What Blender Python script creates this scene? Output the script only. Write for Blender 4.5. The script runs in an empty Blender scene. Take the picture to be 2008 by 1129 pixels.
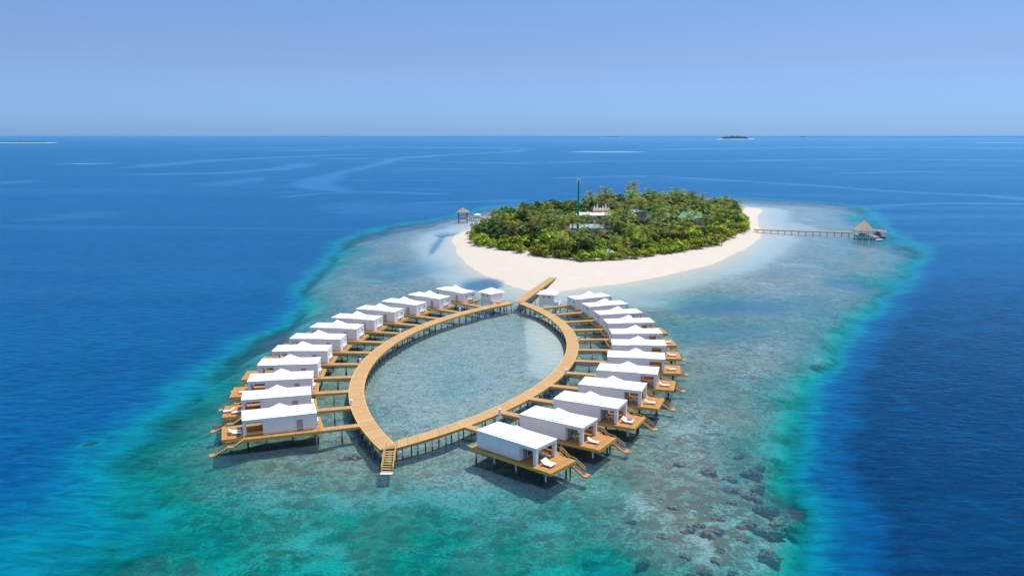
import bpy, math, random
import numpy as np
from mathutils import Vector, Matrix

R = math.radians
S = bpy.context.scene
C = S.collection
rnd = random.Random(7)

# ------------------------------------------------------------------ camera
cam_d = bpy.data.cameras.new("camera")
cam = bpy.data.objects.new("camera", cam_d); C.objects.link(cam)
CAMH = 56.6
cam.location = (0, 0, CAMH)
cam.rotation_euler = (R(90 - 10.66), 0, 0)
cam_d.sensor_width = 36; cam_d.lens = 28.24
cam_d.clip_start = 1; cam_d.clip_end = 400000
S.camera = cam

# ------------------------------------------------------------------ light
SUN_EL, SUN_AZ = R(69), math.atan2(0.75, 0.66)
W = bpy.data.worlds.new("World"); S.world = W; W.use_nodes = True
nt = W.node_tree; nt.nodes.clear()
wo = nt.nodes.new('ShaderNodeOutputWorld'); bg = nt.nodes.new('ShaderNodeBackground')
sky = nt.nodes.new('ShaderNodeTexSky'); sky.sky_type = 'NISHITA'; sky.sun_disc = False
sky.sun_elevation = SUN_EL; sky.sun_rotation = SUN_AZ
sky.altitude = 0; sky.air_density = 1.0; sky.dust_density = 0.6; sky.ozone_density = 3.0
tint = nt.nodes.new('ShaderNodeMix'); tint.data_type = 'RGBA'; tint.blend_type = 'MULTIPLY'
tint.inputs[0].default_value = 1.0
# clear tropical air: bluer and deeper low down than the standard atmosphere
stc = nt.nodes.new('ShaderNodeTexCoord'); ssp = nt.nodes.new('ShaderNodeSeparateXYZ'); srp = nt.nodes.new('ShaderNodeValToRGB')
nt.links.new(stc.outputs['Generated'], ssp.inputs[0]); nt.links.new(ssp.outputs[2], srp.inputs[0])
SKY = [(0.0, (0.262, 0.485, 0.99)), (0.012, (0.25, 0.43, 0.90)), (0.035, (0.25, 0.40, 0.77)), (0.09, (0.315, 0.37, 0.565)), (0.17, (0.335, 0.425, 0.57)), (0.6, (1.26, 1.11, 1.0))]
while len(srp.color_ramp.elements) < len(SKY): srp.color_ramp.elements.new(0.5)
for e_, (p_, c_) in zip(srp.color_ramp.elements, SKY): e_.position = p_; e_.color = (*c_, 1)
nt.links.new(sky.outputs[0], tint.inputs[6]); nt.links.new(srp.outputs[0], tint.inputs[7]); nt.links.new(tint.outputs[2], bg.inputs[0])
bg.inputs[1].default_value = 0.15
nt.links.new(bg.outputs[0], wo.inputs[0])
sl = bpy.data.lights.new("sun", 'SUN'); sl.energy = 3.6; sl.angle = R(0.5); sl.color = (1.0, 0.965, 0.91)
so = bpy.data.objects.new("sun", sl); C.objects.link(so)
sd = Vector((math.sin(SUN_AZ) * math.cos(SUN_EL), math.cos(SUN_AZ) * math.cos(SUN_EL), math.sin(SUN_EL)))
so.rotation_euler = sd.to_track_quat('Z', 'Y').to_euler()
so.location = (200, 200, 400)
S.view_settings.view_transform = 'Standard'; S.view_settings.look = 'None'
S.view_settings.exposure = 0.5; S.view_settings.gamma = 1.0
S.cycles.max_bounces = 6; S.cycles.transparent_max_bounces = 12
S.cycles.caustics_reflective = False; S.cycles.caustics_refractive = False

# ------------------------------------------------------------------ survey: turns a measured bearing into a point on a level
_P = math.atan((564.5 - 268) / 1575.0)
def gp(x, y, z=0.0):
    u = (x - 1004) / 1575.0; v = -(y - 564.5) / 1575.0
    dz = -math.sin(_P) + v * math.cos(_P); t = (z - CAMH) / dz
    return (u * t, (math.cos(_P) + v * math.sin(_P)) * t)

# ------------------------------------------------------------------ node helpers
def mat(name):
    m = bpy.data.materials.new(name); m.use_nodes = True
    n = m.node_tree; n.nodes.clear()
    return m, n
def N(n, t, **kw):
    k = n.nodes.new(t)
    for a, b in kw.items():
        if a == 'inp':
            for i, v in b.items(): k.inputs[i].default_value = v
        else: setattr(k, a, b)
    return k
def mix(n, f, a, b, bt='MIX'):
    k = N(n, 'ShaderNodeMix', data_type='RGBA', blend_type=bt)
    for i, v in ((0, f), (6, a), (7, b)):
        if isinstance(v, (tuple, list)): k.inputs[i].default_value = (*v[:3], 1)
        elif isinstance(v, (int, float)): k.inputs[i].default_value = v
        else: n.links.new(v, k.inputs[i])
    return k.outputs[2]
def mth(n, op, a, b=None, c=None, clamp=False):
    k = N(n, 'ShaderNodeMath', operation=op, use_clamp=clamp)
    for i, v in enumerate((a, b, c)):
        if v is None: continue
        if isinstance(v, (int, float)): k.inputs[i].default_value = v
        else: n.links.new(v, k.inputs[i])
    return k.outputs[0]
def noise(n, vec, scale, detail=3, rough=0.55, dist=0.0, d='3D'):
    k = N(n, 'ShaderNodeTexNoise', noise_dimensions=d)
    k.inputs['Scale'].default_value = scale; k.inputs['Detail'].default_value = detail
    k.inputs['Roughness'].default_value = rough; k.inputs['Distortion'].default_value = dist
    n.links.new(vec, k.inputs['Vector']); return k.outputs['Fac']
def ramp(n, f, stops, interp='LINEAR'):
    k = N(n, 'ShaderNodeValToRGB'); k.color_ramp.interpolation = interp
    el = k.color_ramp.elements
    while len(el) < len(stops): el.new(0.5)
    for e, (p, c) in zip(el, stops):
        e.position = p; e.color = (*c, 1) if isinstance(c, (tuple, list)) else (c, c, c, 1)
    n.links.new(f, k.inputs[0]); return k.outputs[0]
def smooth(n, f, a, b):
    k = N(n, 'ShaderNodeMapRange', interpolation_type='SMOOTHSTEP', clamp=True)
    n.links.new(f, k.inputs[0]); k.inputs[1].default_value = a; k.inputs[2].default_value = b
    return k.outputs[0]
def mapping(n, vec, sc, rot=(0, 0, 0)):
    k = N(n, 'ShaderNodeMapping'); n.links.new(vec, k.inputs[0])
    k.inputs[3].default_value = sc; k.inputs[2].default_value = rot; return k.outputs[0]
def attr(n, name):
    return N(n, 'ShaderNodeAttribute', attribute_name=name).outputs['Fac']
def finish(n, col, rough=0.6, spec=0.3, bump=None, bstr=0.3, bdist=0.02, metal=0.0):
    p = N(n, 'ShaderNodeBsdfPrincipled'); o = N(n, 'ShaderNodeOutputMaterial')
    if isinstance(col, (tuple, list)): p.inputs['Base Color'].default_value = (*col[:3], 1)
    else: n.links.new(col, p.inputs['Base Color'])
    if isinstance(rough, (int, float)): p.inputs['Roughness'].default_value = rough
    else: n.links.new(rough, p.inputs['Roughness'])
    p.inputs['Specular IOR Level'].default_value = spec; p.inputs['Metallic'].default_value = metal
    if bump is not None:
        b = N(n, 'ShaderNodeBump'); b.inputs['Strength'].default_value = bstr; b.inputs['Distance'].default_value = bdist
        n.links.new(bump, b.inputs['Height']); n.links.new(b.outputs[0], p.inputs['Normal'])
    n.links.new(p.outputs[0], o.inputs[0]); return p

def M_plain(name, col, rough=0.6, var=0.12, scale=3.0, spec=0.3):
    m, n = mat(name); g = N(n, 'ShaderNodeNewGeometry').outputs['Position']
    f = noise(n, g, scale, 3)
    c = mix(n, f, tuple(x * (1 - var) for x in col), tuple(min(1, x * (1 + var)) for x in col))
    finish(n, c, rough, spec, f, 0.15); return m

def M_wood(name, col, axis=0, pitch=0.15, uv=False, var=0.22, panel=2.0):
    """boards laid side by side along one axis, each board its own tone"""
    m, n = mat(name); tc = N(n, 'ShaderNodeTexCoord')
    src = tc.outputs['UV'] if uv else tc.outputs['Object']
    sep = N(n, 'ShaderNodeSeparateXYZ'); n.links.new(src, sep.inputs[0])
    x = sep.outputs[axis]
    b = mth(n, 'DIVIDE', x, pitch); fl = mth(n, 'FLOOR', b); fr = mth(n, 'FRACT', b)
    wn = N(n, 'ShaderNodeTexWhiteNoise', noise_dimensions='1D'); n.links.new(fl, wn.inputs['W'])
    pf = mth(n, 'FLOOR', mth(n, 'DIVIDE', x, panel)); wp = N(n, 'ShaderNodeTexWhiteNoise', noise_dimensions='1D'); n.links.new(pf, wp.inputs['W'])
    oi = N(n, 'ShaderNodeObjectInfo').outputs['Random']
    g = N(n, 'ShaderNodeNewGeometry').outputs['Position']
    ns = noise(n, g, 0.9, 4, 0.6)
    f = mth(n, 'ADD', mth(n, 'MULTIPLY', wn.outputs[0], 0.45), mth(n, 'MULTIPLY', wp.outputs[0], 0.25))
    f = mth(n, 'ADD', f, mth(n, 'MULTIPLY', ns, 0.5)); f = mth(n, 'ADD', f, mth(n, 'MULTIPLY', oi, 0.12))
    lo = tuple(v * (1 - var * 1.3) for v in col); hi = tuple(min(1, v * (1 + var)) for v in col)
    c = mix(n, mth(n, 'MULTIPLY', f, 0.8, clamp=True), lo, hi)
    gap = mth(n, 'GREATER_THAN', fr, 0.9)
    c = mix(n, mth(n, 'MULTIPLY', gap, 0.6), c, tuple(v * 0.25 for v in col))
    pj = mth(n, 'LESS_THAN', mth(n, 'FRACT', mth(n, 'DIVIDE', x, panel)), 0.05)
    c = mix(n, mth(n, 'MULTIPLY', pj, 0.5), c, tuple(v * 0.35 for v in col))
    finish(n, c, 0.7, 0.2, f, 0.2, 0.01); return m

def M_white(name, col=(0.88, 0.87, 0.85), lap=0.2, dirt=0.10):
    m, n = mat(name); tc = N(n, 'ShaderNodeTexCoord'); sep = N(n, 'ShaderNodeSeparateXYZ')
    n.links.new(tc.outputs['Object'], sep.inputs[0])
    g = N(n, 'ShaderNodeNewGeometry').outputs['Position']
    st = noise(n, mapping(n, g, (1.2, 1.2, 0.25)), 1.0, 4, 0.65)
    st = mth(n, 'ADD', st, mth(n, 'MULTIPLY', mth(n, 'SUBTRACT', N(n, 'ShaderNodeObjectInfo').outputs['Random'], 0.5), 0.10))
    c = mix(n, mth(n, 'MULTIPLY', smooth(n, st, 0.42, 0.75), dirt * 2), col, (col[0] * 0.8, col[1] * 0.76, col[2] * 0.68))
    if lap:
        fr = mth(n, 'FRACT', mth(n, 'DIVIDE', sep.outputs[2], lap))
        ln = mth(n, 'LESS_THAN', fr, 0.14)
        c = mix(n, mth(n, 'MULTIPLY', ln, 0.10), c, (0.3, 0.3, 0.32))
    finish(n, c, 0.55, 0.3, st, 0.06); return m

def M_roof(name):
    m, n = mat(name); tc = N(n, 'ShaderNodeTexCoord'); sep = N(n, 'ShaderNodeSeparateXYZ')
    n.links.new(tc.outputs['Object'], sep.inputs[0])
    x = sep.outputs[0]
    fr = mth(n, 'FRACT', mth(n, 'DIVIDE', x, 0.56)); ln = mth(n, 'LESS_THAN', fr, 0.06)
    g = N(n, 'ShaderNodeNewGeometry').outputs['Position']
    ns = noise(n, g, 0.8, 5, 0.65)
    c = mix(n, mth(n, 'MULTIPLY', ln, 0.10), (0.80, 0.80, 0.80), (0.5, 0.5, 0.52))
    oi = N(n, 'ShaderNodeObjectInfo').outputs['Random']
    edge = mth(n, 'MULTIPLY', smooth(n, x, 1.3, 0.15), mth(n, 'ADD', 0.35, oi))
    c = mix(n, mth(n, 'MULTIPLY', mth(n, 'MULTIPLY', edge, smooth(n, ns, 0.46, 0.66)), 0.42), c, (0.45, 0.37, 0.25))
    c = mix(n, mth(n, 'MULTIPLY', smooth(n, ns, 0.52, 0.8), 0.22), c, (0.62, 0.60, 0.55))
    finish(n, c, 0.5, 0.3, ns, 0.05); return m

def M_piling():
    m, n = mat('piling_concrete'); g = N(n, 'ShaderNodeNewGeometry').outputs['Position']
    sep = N(n, 'ShaderNodeSeparateXYZ'); n.links.new(g, sep.inputs[0])
    ns = noise(n, g, 2.0, 3)
    z = mth(n, 'ADD', sep.outputs[2], mth(n, 'MULTIPLY', ns, 0.5))
    c = ramp(n, mth(n, 'DIVIDE', mth(n, 'ADD', z, 2.0), 4.0, clamp=True), [(0.0, (0.06, 0.06, 0.04)), (0.60, (0.07, 0.06, 0.035)), (0.68, (0.17, 0.13, 0.07)), (0.74, (0.55, 0.57, 0.6))])
    finish(n, c, 0.8, 0.2, ns, 0.3, 0.02); return m

def M_leaf(name, a, b, c2, rough=0.55):
    m, n = mat(name); oi = N(n, 'ShaderNodeObjectInfo').outputs['Random']
    g = N(n, 'ShaderNodeNewGeometry'); pos = g.outputs['Position']
    f1 = noise(n, pos, 0.55, 3, 0.6)
    c = mix(n, smooth(n, f1, 0.36, 0.64), a, b)
    c = mix(n, mth(n, 'MULTIPLY', g.outputs['Random Per Island'], 0.45), c, c2)
    hs = N(n, 'ShaderNodeHueSaturation'); n.links.new(c, hs.inputs['Color'])
    n.links.new(mth(n, 'ADD', 0.475, mth(n, 'MULTIPLY', oi, 0.04)), hs.inputs['Hue'])
    n.links.new(mth(n, 'ADD', 0.7, mth(n, 'MULTIPLY', oi, 0.6)), hs.inputs['Value'])
    p = N(n, 'ShaderNodeBsdfPrincipled'); n.links.new(hs.outputs[0], p.inputs['Base Color'])
    p.inputs['Roughness'].default_value = rough; p.inputs['Specular IOR Level'].default_value = 0.25
    t = N(n, 'ShaderNodeBsdfTranslucent'); n.links.new(hs.outputs[0], t.inputs[0])
    ms = N(n, 'ShaderNodeMixShader'); ms.inputs[0].default_value = 0.18
    n.links.new(p.outputs[0], ms.inputs[1]); n.links.new(t.outputs[0], ms.inputs[2])
    o = N(n, 'ShaderNodeOutputMaterial'); n.links.new(ms.outputs[0], o.inputs[0]); return m

# ------------------------------------------------------------------ mesh builder
class MB:
    def __init__(s): s.v = []; s.f = []; s.m = []; s.uv = []
    def add(s, vs, fs, mi=0, uvs=None):
        o = len(s.v); s.v += [tuple(v) for v in vs]
        for k, f in enumerate(fs):
            s.f.append(tuple(o + i for i in f)); s.m.append(mi)
            s.uv.append(uvs[k] if uvs else [(0, 0)] * len(f))
    def box(s, x0, x1, y0, y1, z0, z1, mi=0):
        vs = [(x, y, z) for z in (z0, z1) for y in (y0, y1) for x in (x0, x1)]
        s.add(vs, [(0, 2, 3, 1), (4, 5, 7, 6), (0, 1, 5, 4), (2, 6, 7, 3), (0, 4, 6, 2), (1, 3, 7, 5)], mi)
    def beam(s, a, b, w, h, mi=0):
        a = Vector(a); b = Vector(b); d = (b - a).normalized()
        up = Vector((0, 0, 1)) if abs(d.z) < 0.95 else Vector((1, 0, 0))
        sx = d.cross(up).normalized(); sz = sx.cross(d).normalized()
        vs = [p + sx * i * w / 2 + sz * j * h / 2 for p in (a, b) for j in (-1, 1) for i in (-1, 1)]
        s.add(vs, [(0, 2, 3, 1), (4, 5, 7, 6), (0, 1, 5, 4), (2, 6, 7, 3), (0, 4, 6, 2), (1, 3, 7, 5)], mi)
    def tube(s, a, b, r0, r1=None, k=8, mi=0, cap=True):
        r1 = r0 if r1 is None else r1
        a = Vector(a); b = Vector(b); d = (b - a).normalized()
        up = Vector((0, 0, 1)) if abs(d.z) < 0.95 else Vector((1, 0, 0))
        sx = d.cross(up).normalized(); sy = sx.cross(d)
        vs = [p + (sx * math.cos(2 * math.pi * i / k) + sy * math.sin(2 * math.pi * i / k)) * r for p, r in ((a, r0), (b, r1)) for i in range(k)]
        fs = [(i, (i + 1) % k, k + (i + 1) % k, k + i) for i in range(k)]
        if cap: fs += [tuple(range(k))[::-1], tuple(range(k, 2 * k))]
        s.add(vs, fs, mi)
    def hip(s, x0, x1, y0, y1, z0, z1, mi=0, cx=None, cy=None):
        cx = (x0 + x1) / 2 if cx is None else cx; cy = (y0 + y1) / 2 if cy is None else cy
        s.add([(x0, y0, z0), (x1, y0, z0), (x1, y1, z0), (x0, y1, z0), (cx, cy, z1)],
              [(0, 1, 4), (1, 2, 4), (2, 3, 4), (3, 0, 4), (3, 2, 1, 0)], mi)
    def mesh(s, name, mats):
        me = bpy.data.meshes.new(name); me.from_pydata(s.v, [], s.f)
        for m in (mats if isinstance(mats, (list, tuple)) else [mats]): me.materials.append(m)
        me.polygons.foreach_set('material_index', s.m)
        ul = me.uv_layers.new(name='UVMap')
        ul.data.foreach_set('uv', [c for f in s.uv for q in f for c in q])
        me.validate(); me.update(); return me
    def build(s, name, mats, parent=None, loc=None):
        o = bpy.data.objects.new(name, s.mesh(name, mats)); C.objects.link(o)
        if parent: o.parent = parent
        if loc: o.location = loc
        return o

def tag(o, label=None, cat=None, group=None, kind=None):
    for k, v in (('label', label), ('category', cat), ('group', group), ('kind', kind)):
        if v: o[k] = v
    return o
def empty(name, loc=(0, 0, 0), rz=0.0):
    o = bpy.data.objects.new(name, None); C.objects.link(o); o.location = loc; o.rotation_euler = (0, 0, rz)
    o.empty_display_size = 0.5; return o
def copy_tree(o, parent=None, skip=()):
    c = o.copy(); C.objects.link(c); c.parent = parent
    for ch in o.children:
        if ch.name.split('.')[0] in skip: continue
        copy_tree(ch, c)
    return c

# ------------------------------------------------------------------ materials
M = {}
M['deck'] = M_wood('deck_boards', (0.42, 0.205, 0.062), 0, 0.16)
M['walk'] = M_wood('walkway_boards', (0.44, 0.27, 0.12), 0, 0.2, uv=True, panel=2.4)
M['jetty'] = M_wood('jetty_boards', (0.42, 0.245, 0.115), 0, 0.16, panel=1.6)
M['fascia'] = M_wood('fascia_timber', (0.80, 0.46, 0.105), 2, 0.19, panel=50)
M['rail'] = M_plain('rail_timber', (0.66, 0.44, 0.17), 0.6)
M['stair'] = M_plain('stair_timber', (0.40, 0.20, 0.08), 0.7)
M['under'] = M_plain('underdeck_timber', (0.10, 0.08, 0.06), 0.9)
M['wall'] = M_white('white_siding')
M['white'] = M_white('white_paint', (0.88, 0.87, 0.86), 0)
M['roof'] = M_roof('white_roof_sheet')
M['glassd'] = M_plain('dark_glass', (0.05, 0.09, 0.11), 0.08, 0.2, 1.0, 0.6)
M['curtain'] = M_plain('curtain', (0.32, 0.42, 0.42), 0.8)
M['door'] = M_plain('grey_door', (0.42, 0.38, 0.36), 0.6)
M['pile'] = M_piling()
M['grey'] = M_plain('pale_grey_paint', (0.55, 0.57, 0.6), 0.6)
M['lounge'] = M_plain('white_plastic', (0.82, 0.82, 0.80), 0.4, 0.03)
M['blue'] = M_plain('blue_cloth', (0.03, 0.12, 0.55), 0.8)
M['blackv'] = M_plain('black_vent', (0.015, 0.015, 0.018), 0.6)
M['bark'] = M_plain('bark', (0.20, 0.155, 0.11), 0.9, 0.3, 6)
M['palmbark'] = M_plain('palm_bark', (0.30, 0.25, 0.18), 0.9, 0.3, 5)
M['thatch'] = M_plain('thatch', (0.42, 0.34, 0.25), 0.95, 0.3, 4)
M['thatchb'] = M_plain('red_thatch', (0.42, 0.24, 0.14), 0.95, 0.3, 4)
M['mast'] = M_plain('green_mast_paint', (0.0, 0.40, 0.20), 0.5)
M['greenroof'] = M_plain('green_roof_sheet', (0.045, 0.21, 0.17), 0.5, 0.15, 0.5)
M['paleroof'] = M_plain('pale_blue_roof_sheet', (0.24, 0.34, 0.36), 0.5, 0.15, 0.5)
M['tent'] = M_plain('tent_canvas', (0.75, 0.77, 0.78), 0.7)
M['terra'] = M_plain('terracotta_ridge', (0.50, 0.27, 0.12), 0.8)
M['coral'] = None
M['orange'] = M_plain('orange_plastic', (0.8, 0.30, 0.02), 0.5)
M['red'] = M_plain('red_paint', (0.35, 0.04, 0.03), 0.5)
M['navy'] = M_plain('navy_hull', (0.04, 0.07, 0.13), 0.35)
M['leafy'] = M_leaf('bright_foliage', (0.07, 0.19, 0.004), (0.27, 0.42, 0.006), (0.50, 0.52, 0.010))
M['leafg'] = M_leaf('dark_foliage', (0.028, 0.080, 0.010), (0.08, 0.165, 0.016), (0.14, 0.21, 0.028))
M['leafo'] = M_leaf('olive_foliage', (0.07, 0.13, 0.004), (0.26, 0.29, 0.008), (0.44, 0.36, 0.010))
M['palm'] = M_leaf('palm_fronds', (0.035, 0.10, 0.010), (0.15, 0.235, 0.018), (0.46, 0.42, 0.04))

# ------------------------------------------------------------------ terrain fields (world metres)
def seg_dist(px, py, poly, closed=True):
    d = np.full(px.shape, 1e12); n = len(poly)
    for i in range(n if closed else n - 1):
        x0, y0 = poly[i]; x1, y1 = poly[(i + 1) % n]
        dx, dy = x1 - x0, y1 - y0
        t = np.clip(((px - x0) * dx + (py - y0) * dy) / (dx * dx + dy * dy + 1e-9), 0, 1)
        d = np.minimum(d, (px - x0 - t * dx) ** 2 + (py - y0 - t * dy) ** 2)
    return np.sqrt(d)
def inside(px, py, poly):
    r = np.zeros(px.shape, bool); n = len(poly)
    for i in range(n):
        x0, y0 = poly[i]; x1, y1 = poly[(i + 1) % n]
        c = ((y0 > py) != (y1 > py)) & (px < (x1 - x0) * (py - y0) / ((y1 - y0) if y1 != y0 else 1e-9) + x0)
        r ^= c
    return r
def sdf(px, py, poly):
    d = seg_dist(px, py, poly); return np.where(inside(px, py, poly), d, -d)
_rs = np.random.RandomState(3); _T = _rs.rand(256, 256)
def vnoise(x, y):
    xi = np.floor(x).astype(int); yi = np.floor(y).astype(int); fx = x - xi; fy = y - yi
    fx = fx * fx * (3 - 2 * fx); fy = fy * fy * (3 - 2 * fy)
    g = lambda a, b: _T[a % 256, b % 256]
    return (g(xi, yi) * (1 - fx) + g(xi + 1, yi) * fx) * (1 - fy) + (g(xi, yi + 1) * (1 - fx) + g(xi + 1, yi + 1) * fx) * fy
def fbm(x, y, o=4):
    a = 0.5; s = 0; t = 0
    for i in range(o):
        s = s + a * vnoise(x * 2 ** i + 17 * i, y * 2 ** i + 31 * i); t += a; a *= 0.5
    return s / t
def smst(a, b, x):
    t = np.clip((x - a) / (b - a), 0, 1); return t * t * (3 - 2 * t)
def PG(pts): return [gp(x, y) for x, y in pts]

REEF = PG([(0, 985), (60, 950), (110, 900), (150, 862), (205, 822), (265, 785), (330, 742), (385, 704), (440, 674), (500, 652), (553, 628),
           (566, 600), (572, 572), (592, 540), (618, 508), (648, 480), (690, 458), (745, 444), (800, 436), (860, 430), (890, 420), (940, 408), (1020, 398), (1120, 392),
           (1250, 386), (1400, 384), (1480, 387), (1560, 393), (1640, 398), (1700, 404), (1735, 418), (1745, 440), (1790, 470), (1836, 488), (1822, 520), (1780, 560), (1735, 610), (1695, 660),
           (1655, 720), (1622, 780), (1597, 840), (1592, 900), (1610, 960), (1642, 1030), (1668, 1129)]) + [(60, 50), (-110, 50), (-100, 95)]
ISLE = PG([(884, 474), (890, 462), (905, 454), (930, 447), (950, 438), (1000, 425), (1100, 408), (1200, 399), (1300, 396), (1400, 400), (1458, 407), (1480, 408), (1494, 411),
           (1488, 425), (1482, 440), (1488, 452), (1490, 466), (1478, 478), (1461, 488), (1426, 505), (1390, 519), (1340, 531), (1291, 543), (1222, 556), (1153, 565), (1102, 571),
           (1060, 573), (1030, 568), (990, 556), (950, 537), (920, 519), (903, 500)])
VEG = PG([(928, 470), (938, 484), (985, 496), (1035, 503), (1080, 512), (1150, 519), (1210, 516), (1260, 511), (1300, 506), (1350, 495), (1395, 488), (1420, 476), (1442, 465), (1460, 453),
          (1458, 436), (1446, 420), (1400, 407), (1300, 402), (1200, 405), (1100, 414), (1030, 428), (970, 443), (935, 457)])
def ell(px, py, x, y, rx, ry, soft=0.5, amp=0.5):
    """soft blob centred on a surveyed point, with radii measured the same way"""
    cx, cy = gp(x, y); rX = abs(gp(x + rx, y)[0] - cx); rY = abs(gp(x, y - ry)[1] - gp(x, y + ry)[1]) / 2
    nn = fbm(px / (rX * 0.5 + 2) + x, py / (rY * 0.5 + 2) + y, 3) - 0.5
    q = np.sqrt(((px - cx) / rX) ** 2 + ((py - cy) / rY) ** 2) + nn * amp * 2
    return 1 - smst(1 - soft, 1 + soft, q)

def fields(X, Y):
    wob = (fbm(X / 14, Y / 14, 4) - 0.5) * 7 + (fbm(X / 60 + 9, Y / 60, 3) - 0.5) * 7
    de = sdf(X, Y, REEF) + wob
    di = -sdf(X, Y, ISLE) + (fbm(X / 30, Y / 30 + 5, 3) - 0.5) * 5     # metres off the waterline
    # plateau
    plat = 1.3 + 1.3 * (fbm(X / 16, Y / 16, 4) - 0.5)
    near = smst(140, 100, Y) * (1 - 0.85 * ell(X, Y, 1420, 1010, 190, 120, 0.5, 0.2)); plat = plat + near * (2.3 + 2.4 * (fbm(X / 12 + 40, Y / 12, 3) - 0.4))
    left = smst(-45, -85, X) * smst(260, 160, Y); plat = plat + left * 1.6
    L = 6 + 9 * smst(20, -60, X) * smst(230, 150, Y) + 0.02 * np.clip(Y - 250, 0, 600)
    dep = plat + 6.5 * np.exp(-np.clip(de, 0, 1e9) / L) + np.where(de < 0, -de * (1.2 + 1.3 * smst(0, 60, X)), 0)
    far = smst(300, 420, Y)
    dep = dep + far * smst(30, 120, di) * 0.8
    sh = 0.02 + np.clip(di, 0, 1e9) * (0.035 + 0.02 * fbm(X / 40, Y / 40, 2)) + np.clip(di - 32, 0, 1e9) * 0.5
    dep = np.where(di < 0, di * 0.075, np.minimum(dep, sh + 0))
    sand = smst(34, 8, di)
    sand = np.maximum(sand, ell(X, Y, 1230, 572, 150, 24, 0.6) * 0.75)
    sand = np.maximum(sand, ell(X, Y, 1072, 655, 44, 66, 0.4, 0.2) * 1.0)       # pale sand inside the ring
    sand = np.maximum(sand, ell(X, Y, 1060, 715, 36, 30, 0.6, 0.3) * 0.5)
    sand = np.maximum(sand, ell(X, Y, 1370, 535, 90, 22, 0.6) * 0.5)
    sand = np.maximum(sand, ell(X, Y, 1530, 440, 60, 22, 0.7) * 0.7)
    sand = np.maximum(sand, ell(X, Y, 860, 520, 60, 40, 0.7) * 0.35)
    sand = np.maximum(sand, ell(X, Y, 920, 700, 200, 140, 0.5, 0.15) * 0.50)
    sand = np.maximum(sand, smst(150, 118, Y) * smst(0.48, 0.66, fbm(X / 7 + 3, Y / 5, 5)) * 0.62)
    sand = np.maximum(sand, smst(0.58, 0.78, fbm(X / 14 + 70, Y / 14, 4)) * 0.45)
    sand = np.maximum(sand, smst(18, 2, de) * 0.95 * smst(0.30, 0.55, fbm(X / 7, Y / 7, 3)))
    gr = ell(X, Y, 944, 554, 46, 10, 0.4, 0.15) * .6
    gr = np.maximum(gr, ell(X, Y, 857, 475, 8, 20, 0.4, 0.3) * 0.5)
    gr = np.maximum(gr, ell(X, Y, 876, 458, 24, 4, 0.4, 0.3) * 0.6)
    gr = np.maximum(gr, ell(X, Y, 1420, 592, 120, 20, 0.5, 0.6) * 0.5)
    gr = np.maximum(gr, ell(X, Y, 1380, 640, 130, 26, 0.6, 0.7) * 0.3)
    gr = np.maximum(gr, ell(X, Y, 780, 525, 90, 20, 0.6, 0.7) * 0.35)
    gr = np.maximum(gr, smst(0.56, 0.74, fbm(X / 34 + 11, Y / 34 + 4, 4)) * smst(25, 60, di) * 0.55 * smst(200, 330, Y))
    cre = np.maximum(ell(X, Y, 1074, 660, 46, 60, 0.4, 0.15), ell(X, Y, 1062, 712, 34, 26, 0.5, 0.2) * .7)
    dep = dep * (1 - .65 * cre); sand = np.maximum(sand, cre * 1.3)
    dep = dep + np.where(di > 0, gr * 2.6 * smst(0, 6, di), 0)
    cor = smst(-20, 10, de) * smst(3, 18, di) * (1 - sand)
    return de, di, dep, sand, gr, cor

def axis(a, b, st, lo, hi, r):
    c = list(np.arange(a, b + st / 2, st)); s = st; x = c[-1]; up = []
    while x < hi: s *= r; x += s; up.append(x)
    s = st; x = a; dn = []
    while x > lo: s *= r; x -= s; dn.append(x)
    return np.array(dn[::-1] + c + up)
def sheet(name, xs, ys, zf, attrs, m):
    X, Y = np.meshgrid(xs, ys); nx, ny = len(xs), len(ys)
    A = fields(X, Y); Z = zf(X, Y, A)
    me = bpy.data.meshes.new(name)
    me.vertices.add(nx * ny); me.vertices.foreach_set('co', np.stack([X, Y, Z], -1).astype(np.float32).ravel())
    i = (np.arange(ny - 1)[:, None] * nx + np.arange(nx - 1)[None, :]).ravel()
    q = np.stack([i, i + 1, i + nx + 1, i + nx], -1).astype(np.int32)
    me.loops.add(q.size); me.loops.foreach_set('vertex_index', q.ravel())
    me.polygons.add(len(q)); me.polygons.foreach_set('loop_start', np.arange(0, q.size, 4, dtype=np.int32))
    me.polygons.foreach_set('loop_total', np.full(len(q), 4, np.int32))
    me.polygons.foreach_set('use_smooth', np.ones(len(q), bool))
    for k, fn in attrs.items():
        a = me.attributes.new(k, 'FLOAT', 'POINT'); a.data.foreach_set('value', fn(X, Y, A).astype(np.float32).ravel())
    me.update(); me.validate(); me.materials.append(m)
    o = bpy.data.objects.new(name, me); C.objects.link(o); return o

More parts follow.
